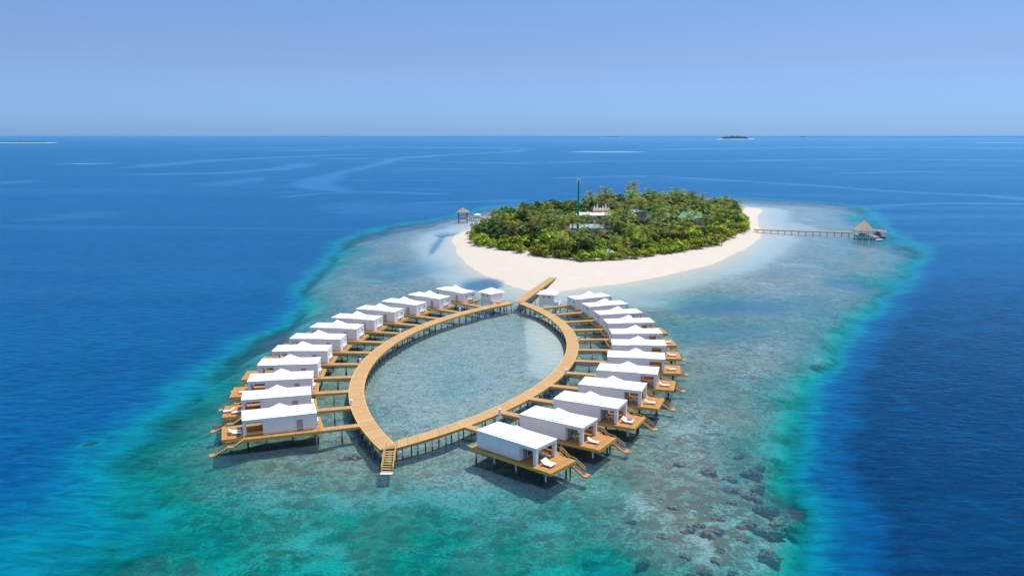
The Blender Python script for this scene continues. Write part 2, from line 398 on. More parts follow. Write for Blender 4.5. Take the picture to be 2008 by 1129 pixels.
# --- ground (coral flat, lagoon floor, beach): one sheet
def M_ground():
    m, n = mat('reef_and_sand'); pos = N(n, 'ShaderNodeNewGeometry').outputs['Position']
    sand, gr, dep = attr(n, 'sand'), attr(n, 'grass'), attr(n, 'depth'); czone = attr(n, 'coral')
    n1 = noise(n, pos, 1.7, 5, 0.68); n2 = noise(n, pos, 0.16, 5, 0.62, 0.4); n3 = noise(n, pos, 3.2, 3, 0.6)
    reef = mix(n, smooth(n, n1, 0.34, 0.66), (0.085, 0.095, 0.055), (0.40, 0.43, 0.31))
    reef = mix(n, mth(n, 'MULTIPLY', smooth(n, n2, 0.40, 0.62), 0.75), reef, (0.155, 0.165, 0.10))
    reef = mix(n, mth(n, 'MULTIPLY', smooth(n, n3, 0.5, 0.68), 0.5), reef, (0.46, 0.46, 0.36))
    reef = mix(n, mth(n, 'MULTIPLY', smooth(n, noise(n, pos, 0.35, 5, 0.7, 0.5), 0.50, 0.66), 0.72), reef, (0.075, 0.062, 0.038))
    big_ = noise(n, pos, 0.045, 4, 0.6, 0.6)
    reef = mix(n, mth(n, 'MULTIPLY', smooth(n, big_, 0.44, 0.60), 0.6), reef, mix(n, n1, (0.10, 0.095, 0.03), (0.34, 0.31, 0.14)))
    cn = mth(n, 'ADD', noise(n, pos, 0.42, 6, 0.72, 0.8), mth(n, 'MULTIPLY', czone, 0.09))
    reef = mix(n, mth(n, 'MULTIPLY', smooth(n, cn, 0.60, 0.66), 0.85), reef, mix(n, n3, (0.05, 0.028, 0.015), (0.38, 0.23, 0.13)))
    vo = N(n, 'ShaderNodeTexVoronoi'); vo.inputs['Scale'].default_value = 0.42; vo.inputs['Randomness'].default_value = 1.0
    wv = N(n, 'ShaderNodeVectorMath', operation='ADD'); n.links.new(pos, wv.inputs[0]); ncol = N(n, 'ShaderNodeTexNoise'); ncol.inputs['Scale'].default_value = 1.1; n.links.new(pos, ncol.inputs['Vector'])
    n.links.new(ncol.outputs['Color'], wv.inputs[1]); n.links.new(wv.outputs[0], vo.inputs['Vector'])
    dots = mth(n, 'SUBTRACT', 1.0, smooth(n, mth(n, 'ADD', vo.outputs['Distance'], mth(n, 'MULTIPLY', mth(n, 'SUBTRACT', 0.5, cn), 2.6)), 0.24, 0.44))
    reef = mix(n, mth(n, 'MULTIPLY', dots, 0.9), reef, mix(n, n3, (0.04, 0.028, 0.016), (0.30, 0.19, 0.11)))
    sc = mix(n, n1, (0.44, 0.39, 0.325), (0.55, 0.50, 0.43))
    sc = mix(n, mth(n, 'MULTIPLY', smooth(n, n2, 0.5, 0.75), 0.35), sc, (0.60, 0.53, 0.42))
    wet = mth(n, 'SUBTRACT', 1.0, smooth(n, mth(n, 'ADD', mth(n, 'MULTIPLY', dep, -1.0), mth(n, 'MULTIPLY', n2, 0.25)), 0.10, 0.42))
    sc = mix(n, mth(n, 'MULTIPLY', wet, 0.42), sc, (0.50, 0.44, 0.34))
    s2 = mth(n, 'ADD', sand, mth(n, 'MULTIPLY', mth(n, 'SUBTRACT', mth(n, 'ADD', mth(n, 'MULTIPLY', n1, .6), mth(n, 'MULTIPLY', noise(n, pos, 0.5, 5, 0.7), .4)), 0.5), 1.9), clamp=True)
    s2 = mth(n, 'MAXIMUM', s2, smooth(n, dep, 0.1, -0.05))
    lit = attr(n, 'litter')
    sc = mix(n, smooth(n, mth(n, 'ADD', lit, mth(n, 'MULTIPLY', mth(n, 'SUBTRACT', n1, 0.5), 0.8)), 0.3, 0.7), sc, (0.10, 0.09, 0.045))
    c = mix(n, smooth(n, s2, 0.15, 0.85), reef, sc)
    g2 = mth(n, 'ADD', gr, mth(n, 'MULTIPLY', mth(n, 'SUBTRACT', n1, 0.5), 0.5), clamp=True)
    c = mix(n, smooth(n, g2, 0.12, 0.7), c, (0.05, 0.12, 0.22))
    finish(n, c, 0.9, 0.1, n1, 0.6, 0.25); return m
gx = axis(-120, 165, 1.9, -260, 420, 1.05); gy = axis(85, 700, 2.1, 20, 1100, 1.05)
def gz(X, Y, A):
    de, di, dep, sand, gr, cor = A
    z = -np.minimum(dep, 9 + 0.15 * np.clip(dep - 9, 0, 60))
    lump = (fbm(X / 3.2, Y / 3.2, 3) - 0.5) * 0.9
    z = z + np.where(dep > 0.8, lump * cor, 0)
    land = np.clip(-di, 0, 1e9)
    z = np.where(di < 0, np.minimum(land * 0.085, 1.5 + land * 0.004) + (fbm(X / 9, Y / 9, 3) - .5) * 0.25 * smst(0, 8, land), z)
    return z
ground = sheet('ground', gx, gy, gz, {'sand': lambda X, Y, A: A[3], 'grass': lambda X, Y, A: A[4], 'depth': lambda X, Y, A: A[2], 'coral': lambda X, Y, A: np.maximum(ell(X, Y, 1430, 1000, 170, 100, 0.5, 0.3), 0.35 * smst(170, 110, Y)), 'litter': lambda X, Y, A: smst(2, 9, sdf(X, Y, VEG))}, M_ground())
tag(ground, kind='structure')

# --- water
SLICK = [([(1130 * .5, 385), (680, 378), (1004, 378)], 0), ]
def slick_lines():
    L = []
    def add(pts, w): L.append((PG(pts), w))
    add([(560, 386), (620, 380), (680, 377)], 14)
    add([(850, 380), (760, 377), (690, 377), (645, 372), (615, 362), (625, 350), (660, 340), (700, 331), (745, 322), (770, 314), (760, 311)], 26)
    add([(660, 311), (760, 312), (880, 304), (1004, 298), (1030, 293)], 55)
    add([(300, 342), (430, 340), (520, 334), (580, 327), (595, 321)], 34)
    add([(280, 328), (350, 320), (450, 313), (560, 308), (700, 303)], 60)
    add([(780, 314), (900, 318), (1004, 320)], 40)
    add([(1004, 320), (1180, 317), (1400, 316), (1700, 312), (2008, 315)], 45)
    add([(1110, 349), (1200, 346), (1290, 345), (1390, 352), (1450, 356)], 20)
    add([(1490, 358), (1600, 364), (1700, 372), (1800, 378), (1950, 384), (2008, 390)], 18)
    add([(1660, 340), (1800, 337), (2008, 341)], 25)
    add([(1720, 404), (1850, 398), (2008, 400)], 12)
    add([(830, 398), (900, 396), (1004, 394)], 14)
    add([(0, 360), (30, 355)], 40)
    add([(440, 292), (700, 288), (1004, 291)], 200)
    add([(560, 296), (640, 293)], 120)
    add([(1300, 293), (1500, 290), (1800, 288), (2008, 292)], 160)
    add([(60, 432), (160, 425), (220, 420)], 12)
    return L
def slick(X, Y, A):
    s = np.zeros(X.shape)
    wob = (fbm(X / 60, Y / 120, 3) - 0.5)
    for pts, w in slick_lines():
        d = seg_dist(X, Y, pts, False) + wob * w * 1.6
        s = np.maximum(s, 1 - smst(w * 0.25, w * 0.95, d))
    for x, y, rx, ry in ((470, 355, 38, 9), (160, 423, 60, 8), (690, 405, 60, 9), (780, 412, 120, 12), (1010, 412, 80, 12)):
        s = np.maximum(s, ell(X, Y, x, y, rx, ry, 0.6, 0.5) * 0.7)
    return s
def wdepth_sunside(X, Y, A):
    d = A[2].copy()
    mx = 30 - 13 * smst(70, -30, X) - 11 * smst(160, 420, Y) * smst(-60, 60, X)  # cap drops to the left and far: sun-side brightness put in as depth
    d = np.minimum(d, np.maximum(mx + 4 * (fbm(X / 120, Y / 200, 3) - .5), 12))
    for x, y, rx, ry, v in ((1190, 298, 120, 2.4, 1.2), (170, 321, 85, 2.6, 2.6), (1960, 280, 80, 1.0, 0.6)):
        cx, cy = gp(x, y); rX = abs(gp(x + rx, y)[0] - cx); rY = abs(gp(x, y - ry)[1] - gp(x, y + ry)[1]) / 2
        q = np.sqrt(((X - cx) / rX) ** 2 + ((Y - cy) / rY) ** 2)
        k = 1 - smst(0.5, 1.1, q); d = d * (1 - k) + k * (20 - (20 - v) * k)
        d = np.where(k > 0, np.minimum(d, 30), d)
    for x, y, rx, ry in CH:
        cx, cy = gp(x, y); rX = abs(gp(x + rx, y)[0] - cx); rY = min(abs(gp(x, y - ry)[1] - gp(x, y + ry)[1]) / 2, rX * 1.3)
        if rx < 10: continue
        k = 1 - smst(0.75, 1.12, np.sqrt(((X - cx) / rX) ** 2 + ((Y - cy) / rY) ** 2)); d = d * (1 - k) + np.minimum(d, 1.3) * k
    return d
CH = [(1550, 1014, 30, 10), (1512, 1026, 26, 8), (1510, 1073, 20, 9), (1466, 1014, 20, 6), (1475, 960, 18, 7), (1432, 950, 18, 5), (1430, 928, 14, 4), (1487, 943, 14, 5), (1495, 982, 14, 5), (1515, 986, 14, 4),
      (1408, 1003, 12, 6), (1400, 1030, 22, 7), (1388, 1038, 14, 6), (1372, 1020, 12, 4), (1455, 1042, 11, 5), (1412, 1066, 11, 6), (1405, 1085, 12, 7), (1438, 1092, 9, 6), (1385, 1106, 14, 7), (1440, 1112, 14, 6),
      (1350, 1028, 14, 7), (1345, 1078, 10, 7), (1357, 1117, 14, 8), (1368, 948, 9, 4), (1398, 975, 8, 3), (1434, 972, 10, 3), (1486, 903, 16, 4), (1475, 915, 18, 4), (1434, 912, 9, 3), (1390, 920, 16, 4), (1300, 1040, 12, 5), (1262, 1085, 14, 5),
      (1320, 985, 10, 4), (1520, 945, 9, 3), (1160, 1090, 14, 5), (182, 869, 11, 5), (690, 893, 20, 4), (1605, 708, 12, 3), (1240, 1010, 10, 3), (1330, 905, 10, 3), (1450, 880, 10, 3), (1375, 870, 9, 3)]
def M_water():
    m, n = mat('sea_water'); pos = N(n, 'ShaderNodeNewGeometry').outputs['Position']
    dep, sl_ = attr(n, 'depth'), attr(n, 'slick')
    big = noise(n, mapping(n, pos, (0.010, 0.022, 1)), 1.0, 5, 0.6, 0.6, '2D')
    mid = noise(n, mapping(n, pos, (0.05, 0.11, 1)), 1.0, 4, 0.6, 0.3, '2D')
    w1 = noise(n, mapping(n, pos, (0.30, 0.62, 1), (0, 0, R(12))), 1.0, 3, 0.55, 0.3, '2D')
    w2 = noise(n, mapping(n, pos, (1.2, 2.2, 1), (0, 0, R(-8))), 1.0, 3, 0.6, 0.4, '2D')
    brk = noise(n, pos, 0.10, 5, 0.65, 0.5)
    dep = mth(n, 'MULTIPLY', dep, mth(n, 'ADD', 0.55, mth(n, 'MULTIPLY', brk, 0.9)))
    # colour of the water column itself: what the water scatters back, by depth
    dn = mth(n, 'DIVIDE', dep, 30.0, clamp=True)
    body = ramp(n, dn, [(0.0, (0.24, 0.38, 0.48)), (0.07, (0.09, 0.21, 0.30)), (0.13, (0.0, 0.195, 0.20)), (0.20, (0.0, 0.138, 0.200)), (0.28, (0.0, 0.090, 0.185)), (0.40, (0.0, 0.064, 0.162)), (0.62, (0.0, 0.056, 0.165)), (1.0, (0.0, 0.027, 0.085))])
    body = mix(n, mth(n, 'MULTIPLY', smooth(n, big, 0.35, 0.7), 0.30), body, mix(n, 1.0, body, (1.0, 1.35, 1.28), 'MULTIPLY'))
    chop_shade = noise(n, mapping(n, pos, (0.16, 0.50, 1), (0, 0, R(6))), 1.0, 6, 0.72, 0.4, '2D')
    body = mix(n, 1.0, body, mix(n, smooth(n, chop_shade, 0.32, 0.68), (0.70, 0.74, 0.80), (1.25, 1.22, 1.15)), 'MULTIPLY')  # light and dark of the ripples painted into the body colour
    opac = mth(n, 'SUBTRACT', 1.0, mth(n, 'EXPONENT', mth(n, 'MULTIPLY', mth(n, 'MAXIMUM', dep, 0.0), -0.075)))
    opac = mth(n, 'MAXIMUM', opac, smooth(n, dep, 2.6, 6.6))
    tcol = ramp(n, mth(n, 'DIVIDE', dep, 10.0, clamp=True), [(0.0, (0.97, 1.0, 1.0)), (0.05, (0.80, 0.94, 0.99)), (0.14, (0.67, 0.87, 0.97)), (0.22, (0.42, 0.82, 0.88)), (0.38, (0.08, 0.80, 0.84)), (1.0, (0.0, 0.4, 0.55))])
    tr = N(n, 'ShaderNodeBsdfTransparent'); n.links.new(tcol, tr.inputs[0])
    df = N(n, 'ShaderNodeBsdfDiffuse'); n.links.new(body, df.inputs[0])
    stk = smooth(n, noise(n, mapping(n, pos, (0.0016, 0.010, 1)), 1.0, 5, 0.62, 1.2, '2D'), 0.52, 0.72)
    sl_ = mth(n, 'ADD', mth(n, 'MULTIPLY', sl_, 0.62), mth(n, 'MULTIPLY', stk, 0.30), clamp=True)
    h = mth(n, 'ADD', mth(n, 'MULTIPLY', w1, 1.0), mth(n, 'MULTIPLY', w2, 0.30))
    amp = mth(n, 'SUBTRACT', 1.0, mth(n, 'MULTIPLY', sl_, 0.7))
    amp = mth(n, 'MULTIPLY', amp, mth(n, 'ADD', 0.75, mth(n, 'MULTIPLY', mid, 0.5)))
    b = N(n, 'ShaderNodeBump'); b.inputs['Distance'].default_value = 1.0
    n.links.new(mth(n, 'MULTIPLY', amp, 0.34), b.inputs['Strength']); n.links.new(h, b.inputs['Height'])
    n.links.new(b.outputs[0], df.inputs['Normal'])
    ms = N(n, 'ShaderNodeMixShader'); n.links.new(opac, ms.inputs[0]); n.links.new(tr.outputs[0], ms.inputs[1]); n.links.new(df.outputs[0], ms.inputs[2])
    gl = N(n, 'ShaderNodeBsdfGlossy'); gl.inputs['Roughness'].default_value = 0.25; gl.inputs['Color'].default_value = (0.36, 0.76, 1.0, 1); n.links.new(b.outputs[0], gl.inputs['Normal'])
    fr = N(n, 'ShaderNodeFresnel'); fr.inputs[0].default_value = 1.33; n.links.new(b.outputs[0], fr.inputs[1])
    calm = mth(n, 'SUBTRACT', 1.0, smooth(n, dep, 1.6, 4.5))
    n.links.new(mix(n, calm, (0.36, 0.76, 1.0), (0.78, 0.90, 1.0)), gl.inputs['Color'])
    fac = mth(n, 'MULTIPLY', mth(n, 'POWER', fr.outputs[0], 1.45), mth(n, 'ADD', mth(n, 'ADD', 0.62, mth(n, 'MULTIPLY', calm, 0.55)), mth(n, 'MULTIPLY', sl_, 0.55)), clamp=True)
    fac = mth(n, 'MINIMUM', fac, 0.6)
    m2 = N(n, 'ShaderNodeMixShader'); n.links.new(fac, m2.inputs[0]); n.links.new(ms.outputs[0], m2.inputs[1]); n.links.new(gl.outputs[0], m2.inputs[2])
    o = N(n, 'ShaderNodeOutputMaterial'); n.links.new(m2.outputs[0], o.inputs[0]); return m
wx = axis(-120, 165, 2.4, -150000, 150000, 1.045); wy = axis(85, 700, 2.4, 5, 300000, 1.035)
water = sheet('water', wx, wy, lambda X, Y, A: X * 0, {'depth': wdepth_sunside, 'slick': slick}, M_water())
tag(water, kind='structure')

# ------------------------------------------------------------------ coral heads under the surface (lower right of the flat)
def M_coral():
    m, n = mat('coral_rock'); pos = N(n, 'ShaderNodeNewGeometry').outputs['Position']
    n1 = noise(n, pos, 1.6, 5, 0.7)
    c = mix(n, smooth(n, n1, 0.35, 0.65), (0.07, 0.045, 0.028), (0.44, 0.29, 0.18))
    finish(n, c, 0.95, 0.05, n1, 0.9, 0.2); return m
M['coral'] = M_coral()
def blob_mesh(name, seed, m):
    r = np.random.RandomState(seed); mb = MB(); nu, nv = 30, 9; vs = []
    off = r.rand(8) * 6.3
    for j in range(nv + 1):
        ph = j / nv * math.pi / 2
        for i in range(nu):
            th = 2 * math.pi * i / nu
            k = 1 + 0.22 * math.sin(2 * th + off[0]) + 0.16 * math.sin(3 * th + off[1]) + 0.13 * math.sin(5 * th + off[2] + ph * 3) + .09 * math.sin(8 * th + off[4]) + 0.34 * (r.rand() - .5)
            cr = math.cos(ph) ** 0.45
            vs.append((k * cr * math.cos(th), k * cr * math.sin(th), math.sin(ph) * (0.9 + 0.2 * math.sin(4 * th + off[3] + ph * 4)) - 0.5 * (j == 0)))
    fs = [(j * nu + i, j * nu + (i + 1) % nu, (j + 1) * nu + (i + 1) % nu, (j + 1) * nu + i) for j in range(nv) for i in range(nu)]
    mb.add(vs, fs); me = mb.mesh(name, m)
    for p in me.polygons: p.use_smooth = True
    return me
corals = [blob_mesh('coral_head', s, M['coral']) for s in (1, 2, 3, 4)]
# x, y, half width, half depth (surveyed)
CH = [c for c in CH if c[2] > 9]
for k, (x, y, rx, ry) in enumerate(CH):
    cx, cy = gp(x, y, -0.6); w = abs(gp(x + rx, y, -.6)[0] - cx)
    d = min(abs(gp(x, y - ry, -.6)[1] - gp(x, y + ry, -.6)[1]) / 2, w * 1.5)
    o = bpy.data.objects.new('coral_head', corals[k % 4]); C.objects.link(o)
    hh = 1.6 if rx > 17 else 1.2
    gz_ = -float(fields(np.array([[cx]]), np.array([[cy]]))[2][0, 0]); gz_ = max(gz_, -3.2)
    gz_ = max(gz_, -2.0)
    o.location = (cx, cy, gz_ - .15); o.scale = (w, d, 0.85 if rx > 13 else 0.55); o.rotation_euler = (0, 0, 0.0)
    if k == 0: lab = 'widest brown coral head, at the outer tip of the reef, lower right'
    elif k == 1: lab = 'long brown coral head touching the near side of the widest one'
    elif k == 2: lab = 'rounded brown coral head alone on turquoise sand near the drop off'
    elif (x, y) == (182, 869): lab = 'lone grey coral head in blue water far left of the villas'
    elif (x, y) == (690, 893): lab = 'flat coral patch in shallow water left of the pointed boardwalk tip'
    elif (x, y) == (1605, 708): lab = 'lone coral head near the deep edge right of the villas'
    else: lab = 'small brown coral head under shallow water on the right part of the reef'
    tag(o, lab, 'coral', 'coral heads on the reef')

# ------------------------------------------------------------------ ring boardwalk
DZ = 2.5
ring = empty('boardwalk', (0, 0, 0))
tag(ring, 'long leaf shaped ring boardwalk of golden timber joining all the villas', 'boardwalk')
CL, CRr = (65.2, 185.0), (-81.0, 212.5)
def arc(c, r, a0, a1, n): return [(c[0] + r * math.cos(a0 + (a1 - a0) * i / n), c[1] + r * math.sin(a0 + (a1 - a0) * i / n)) for i in range(n + 1)]
def strip(top, fas, outer, inner, z=DZ, th=0.5, u0=0.0, pilename=None):
    """deck between two edge lines: top sheet with running boards, golden fascia both sides"""
    n = len(outer); u = u0
    for i in range(n - 1):
        a, b, c, d = outer[i], outer[i + 1], inner[i + 1], inner[i]
        L = math.hypot(b[0] - a[0], b[1] - a[1])
        top.add([(*a, z), (*b, z), (*c, z), (*d, z), (*a, z - .06), (*b, z - .06), (*c, z - .06), (*d, z - .06)],
                [(3, 2, 1, 0), (4, 5, 6, 7)], 0, [[(u, 1), (u + L, 1), (u + L, 0), (u, 0)]] * 2)
        u += L
        for p, q, s in ((a, b, 1), (d, c, -1)):
            px, py = b[0] - a[0], b[1] - a[1]; l = math.hypot(px, py) + 1e-9; nx, ny = py / l * 0.0, 0
            mx, my = (a[0] + b[0]) / 2 - (d[0] + c[0]) / 2, (a[1] + b[1]) / 2 - (d[1] + c[1]) / 2
            l = math.hypot(mx, my); mx, my = mx / l * s, my / l * s
            t = 0.09
            vs = [(*p, z + .012), (*q, z + .012), (q[0] + mx * t, q[1] + my * t, z + .012), (p[0] + mx * t, p[1] + my * t, z + .012)]
            vs += [(v[0], v[1], z - th) for v in vs]
            fas.add(vs, [(0, 1, 2, 3), (7, 6, 5, 4), (3, 2, 6, 7), (1, 0, 4, 5)])
    return u
def angle(c, p): return math.atan2(p[1] - c[1], p[0] - c[0])
aL0 = angle(CL, (-22.6, 134.0)); aL1 = angle(CL, (0.3, 261.5))
if aL0 < 0: aL0 += 2 * math.pi
nseg = 56
oL = arc(CL, 102.1, aL0, aL1, nseg); iL = arc(CL, 99.0, aL0 - 0.012, aL1 + 0.012, nseg)
aR0 = angle(CRr, (-20.4, 134.2)); aR1 = angle(CRr, (2.6, 261.5))
oR = arc(CRr, 98.7, aR0, aR1, nseg); iR = arc(CRr, 95.8, aR0 + 0.02, aR1 - 0.012, nseg)
top = MB(); fas = MB()
strip(top, fas, oL, iL); strip(top, fas, oR, iR)
top.build('left_arm_deck', M['walk'], ring).name = 'walkway_deck'
fas.build('fascia', M['fascia'], ring)
# near tip landing and far junction
t = MB(); t.add([(*oL[0], DZ + .012), (*oR[0], DZ + .012), (*iR[0], DZ + .012), (-20.9, 137.8, DZ + .012), (*iL[0], DZ + .012),
                 (*oL[0], DZ - .4), (*oR[0], DZ - .4), (*iR[0], DZ - .4), (-20.9, 137.8, DZ - .4), (*iL[0], DZ - .4)],
                [(4, 3, 2, 1, 0), (5, 6, 7, 8, 9), (0, 1, 6, 5), (1, 2, 7, 6), (2, 3, 8, 7), (3, 4, 9, 8), (4, 0, 5, 9)])
t.build('tip_landing', M['walk'], ring)
# pilings of the ring with cross heads
def piling(x, y, parent, z1=1.95, r=0.15, zb=-2.6, cross=None):
    mb = MB(); mb.tube((x, y, zb), (x, y, z1), r, k=8)
    return mb.build('piling', M['pile'], parent)
for cc, ro, ri, a0, a1, n in ((CL, 101.7, 99.4, aL0, aL1, 46), (CRr, 98.3, 96.2, aR0, aR1, 44)):
    for i in range(n):
        a = a0 + (a1 - a0) * (i + 0.5) / n
        mb = MB(); p0 = (cc[0] + ro * math.cos(a), cc[1] + ro * math.sin(a)); p1 = (cc[0] + ri * math.cos(a), cc[1] + ri * math.sin(a))
        mb.tube((*p0, -2.8), (*p0, 1.7), 0.13, k=7); mb.tube((*p1, -2.8), (*p1, 1.7), 0.13, k=7)
        mb.beam((p0[0] * 1.0, p0[1], 1.83), (p1[0], p1[1], 1.83), 0.22, 0.26)
        mb.build('piling', M['pile'], ring)
# stair down at the near tip
st = empty('tip_stairs'); st.parent = ring
stair_pts = [(-20.9, 133.9 - 0.02, DZ), (-21.1, 129.2, 0.15)]
mb = MB(); n = 9
for i in range(n):
    f = (i + 0.6) / n; y = 133.9 - 4.6 * f; z = DZ - 0.1 - 2.2 * f
    mb.box(-22.3, -20.55, y - 0.21, y + 0.1, z - 0.06, z)
mb.beam((-22.35, 133.9, DZ - .2), (-22.35, 129.4, 0.05), 0.08, 0.3); mb.beam((-20.5, 133.9, DZ - .2), (-20.5, 129.4, 0.05), 0.08, 0.3)
o = mb.build('steps', M['fascia'], st)
mb = MB()
for x in (-22.4, -20.45):
    mb.beam((x, 133.9, DZ + .95), (x, 129.6, 1.15), 0.07, 0.09); mb.beam((x, 133.9, DZ + .95), (x, 135.6, DZ + .95), 0.07, 0.09)
    mb.beam((x, 133.9, DZ + .5), (x, 129.6, .7), 0.05, 0.06)
    for y, z in ((135.5, DZ), (133.9, DZ), (132.4, 1.75), (131, 1.0), (129.6, .3)): mb.beam((x, y, z - .2), (x, y, z + .95), 0.09, 0.09)
mb.build('handrail', M['rail'], st)
mb = MB(); mb.box(-22.5, -20.4, 128.5, 129.3, 0.02, 0.2); mb.build('float', M['grey'], st)

# pale bollard lights
def bollard(x, y, lab):
    r = empty('bollard_light', (x, y, DZ)); tag(r, lab, 'bollard light', 'white bollard lights along the boardwalk')
    mb = MB(); mb.tube((0, 0, -.35), (0, 0, 0.82), 0.25, k=12); mb.build('post', M['white'], r)
    mb = MB(); mb.tube((0, 0, 0.82), (0, 0, 0.90), 0.2, k=12); mb.build('lamp', M['grey'], r)
    mb = MB(); mb.tube((0, 0, 0.90), (0, 0, 1.12), 0.3, 0.26, k=12); mb.tube((0, 0, 1.12), (0, 0, 1.18), .26, .05, k=12); mb.build('cap', M['white'], r)
BL = [(689.3, 793.5, 'left edge beside the second jetty from the front'), (706.6, 711.5, 'left edge half way along the left arm'), (785, 652.0, 'left arm between fourth and fifth villas from the beach'),
      (901.7, 610.2, 'left arm near the villa closest to the beach'), (1049.7, 596.5, 'junction beside the right hand white hut'), (1093.3, 617, 'right arm just past the right hand white hut'),
      (1134.4, 668.5, 'outermost bulge of the right arm'), (1109.5, 732.5, 'right arm beside its fourth jetty'), (979.5, 812, 'right arm, first from the pointed front tip')]
for x, y, w in BL: bollard(*gp(x, y, DZ), 'white round bollard on the ' + w)

# ------------------------------------------------------------------ villas
RV = [(-4.38, 137.26, -39.91), (2.99, 145.85, -33.03), (9.51, 155.06, -26.64), (14.94, 164.76, -20.62), (19.54, 175.26, -14.88), (23.0, 186.14, -9.3), (25.26, 197.26, -3.79), (26.36, 208.62, 1.75), (26.35, 220.29, 7.44), (25.03, 231.46, 13.38), (22.64, 242.57, 19.66), (19.23, 253.44, 26.4)]
LV = [(-14.17, 263.22, 139.53), (-21.6, 254.2, 146.21), (-28.13, 244.76, 152.69), (-33.76, 235.01, 158.95), (-38.27, 224.55, 164.96), (-41.47, 213.85, 170.72), (-43.77, 202.71, 176.2), (-44.87, 191.54, 181.4), (-44.81, 180.19, 186.28), (-43.55, 169.02, 190.83), (-41.23, 157.83, 195.03), (-37.66, 146.91, 198.87)]
WL, WW, ZT = 13.35, 2.9, 3.1          # length, half width, wall height above deck

def make_villa():
    v = empty('water_villa')
    # --- walls: room box from 0 to 9.8, thin walls, open porch beyond
    mb = MB(); t = 0.14
    mb.box(0, 9.8, -WW, -WW + t, 0, ZT - .25); mb.box(0, 2.65, WW - t, WW, 0, ZT - .25); mb.box(3.75, 9.8, WW - t, WW, 0, ZT - .25); mb.box(2.65, 3.75, WW - t, WW, 2.15, ZT - .25)
    mb.box(0, t, -WW + t, WW - t, 0, ZT - .25)
    mb.box(9.62, 9.8, -WW + t, -1.95, 0, ZT - .25); mb.box(9.62, 9.8, 1.95, WW - t, 0, ZT - .25); mb.box(9.62, 9.8, -1.95, 1.95, 2.35, ZT - .25)
    mb.build('wall', M['wall'], v)
    # --- roof slab with rim
    mb = MB()
    mb.box(-.03, WL + .03, -WW - .03, WW + .03, ZT - .25, ZT - .06)
    for (a, b, c, d) in ((-.05, WL + .05, -WW - .05, -WW + .16), (-.05, WL + .05, WW - .16, WW + .05)): mb.box(a, b, c, d, ZT - .27, ZT + .02)
    for (a, b) in ((-.05, .16), (WL - .16, WL + .05)): mb.box(a, b, -WW + .16, WW - .16, ZT - .27, ZT + .02)
    # porch lintels
    mb.box(9.8, WL, -WW, -WW + .3, ZT - .62, ZT - .27); mb.box(9.8, WL, WW - .3, WW, ZT - .62, ZT - .27); mb.box(WL - .3, WL, -WW + .3, WW - .3, ZT - .62, ZT - .27)
    rf = mb.build('roof', M['roof'], v)
    mb = MB()
    mb.box(4.15, 9.05, -2.35, 2.35, ZT - .06, ZT + .11)
    mb.hip(4.37, 8.83, -2.13, 2.13, ZT + .113, ZT + 1.72)
    mb.build('pyramid_cap', M['roof'], rf)
    for s in (-1, 1):
        mb = MB(); y0, y1 = sorted((s * WW, s * (WW - .62))); mb.box(WL - .62, WL, y0, y1, 0, ZT - .62); mb.build('pillar', M['wall'], v)
    # --- sliding doors at the back of the porch
    sdo = empty('sliding_door'); sdo.parent = v
    mb = MB()
    for y in (-1.92, -.66, .66, 1.92): mb.box(9.66, 9.77, y - .06, y + .06, 0.03, 2.35)
    mb.box(9.66, 9.77, -1.86, 1.86, 2.27, 2.35); mb.box(9.66, 9.77, -1.86, 1.86, 0.03, .1)
    mb.build('frame', M['white'], sdo)
    mb = MB(); mb.box(9.69, 9.71, -1.86, 1.86, .1, 2.27); mb.build('pane', M['glassd'], sdo)
    mb = MB()
    for k in range(9): mb.box(9.735, 9.75, -1.8 + k * .09, -1.8 + k * .09 + .06, .12, 2.25)
    mb.build('curtain', M['curtain'], sdo)
    # --- entry door on the walkway side
    d = MB(); d.box(2.70, 3.70, WW - .1, WW - .04, 0.02, 2.12); dr = d.build('entry_door', M['door'], v)
    d = MB(); d.box(3.56, 3.62, WW - .04, WW + .02, 1.0, 1.12); d.build('handle', M['grey'], dr)
    # --- end wall windows and air conditioners
    for (y0, y1, z0, z1) in ((1.25, 1.65, 1.75, 2.2), (-2.05, -.95, 1.85, 2.2)):
        w = MB(); w.box(-.05, -.003, y0 - .07, y1 + .07, z0 - .07, z0); w.box(-.05, -.003, y0 - .07, y1 + .07, z1, z1 + .07)
        w.box(-.05, -.003, y0 - .07, y0, z0, z1); w.box(-.05, -.003, y1, y1 + .07, z0, z1); wo_ = w.build('window', M['white'], v)
        w = MB(); w.box(-.025, -.004, y0, y1, z0, z1); w.build('pane', M['blackv'], wo_)
    for y in (-.75, .35):
        a = MB(); a.box(-.45, -.08, y - .42, y + .42, .2, .85); a.box(-.4, -.3, y - .3, y - .2, 0.0, .2); a.box(-.4, -.3, y + .2, y + .3, 0.0, .2)
        ac = a.build('air_conditioner', M['white'], v)
        a = MB(); a.box(-.47, -.453, y - .33, y - .03, .32, .75); a.box(-.47, -.453, y + .06, y + .36, .32, .75); a.build('fan_grille', M['blackv'], ac)
    # --- deck
    e = MB()
    XO, XI, YN, YF = 17.0, -1.05, -3.65, 4.45
    e.box(XI, XO, YN, 3.25, -.07, 0.0, 0); e.box(XI, 13.3, 3.25, YF, -.07, 0.0, 0)
    e.build('deck', M['deck'], v)
    e = MB()
    for (a, b, c, d_) in ((XI, XO + .06, YN - .07, YN), (XO, XO + .07, YN, 3.32), (13.36, XO + .0, 3.25, 3.32), (13.3, 13.37, 3.32, YF + .07), (XI, 13.3, YF, YF + .07), (XI - .07, XI, YN - .07, 2.75)):
        e.box(a, b, c, d_, -.55, 0.012)
    e.build('fascia', M['fascia'], v)
    e = MB()
    for x in (0.4, 4.4, 8.4, 12.4, 16.2): e.box(x - .12, x + .12, YN + .1, 3.1, -.5, -.08)
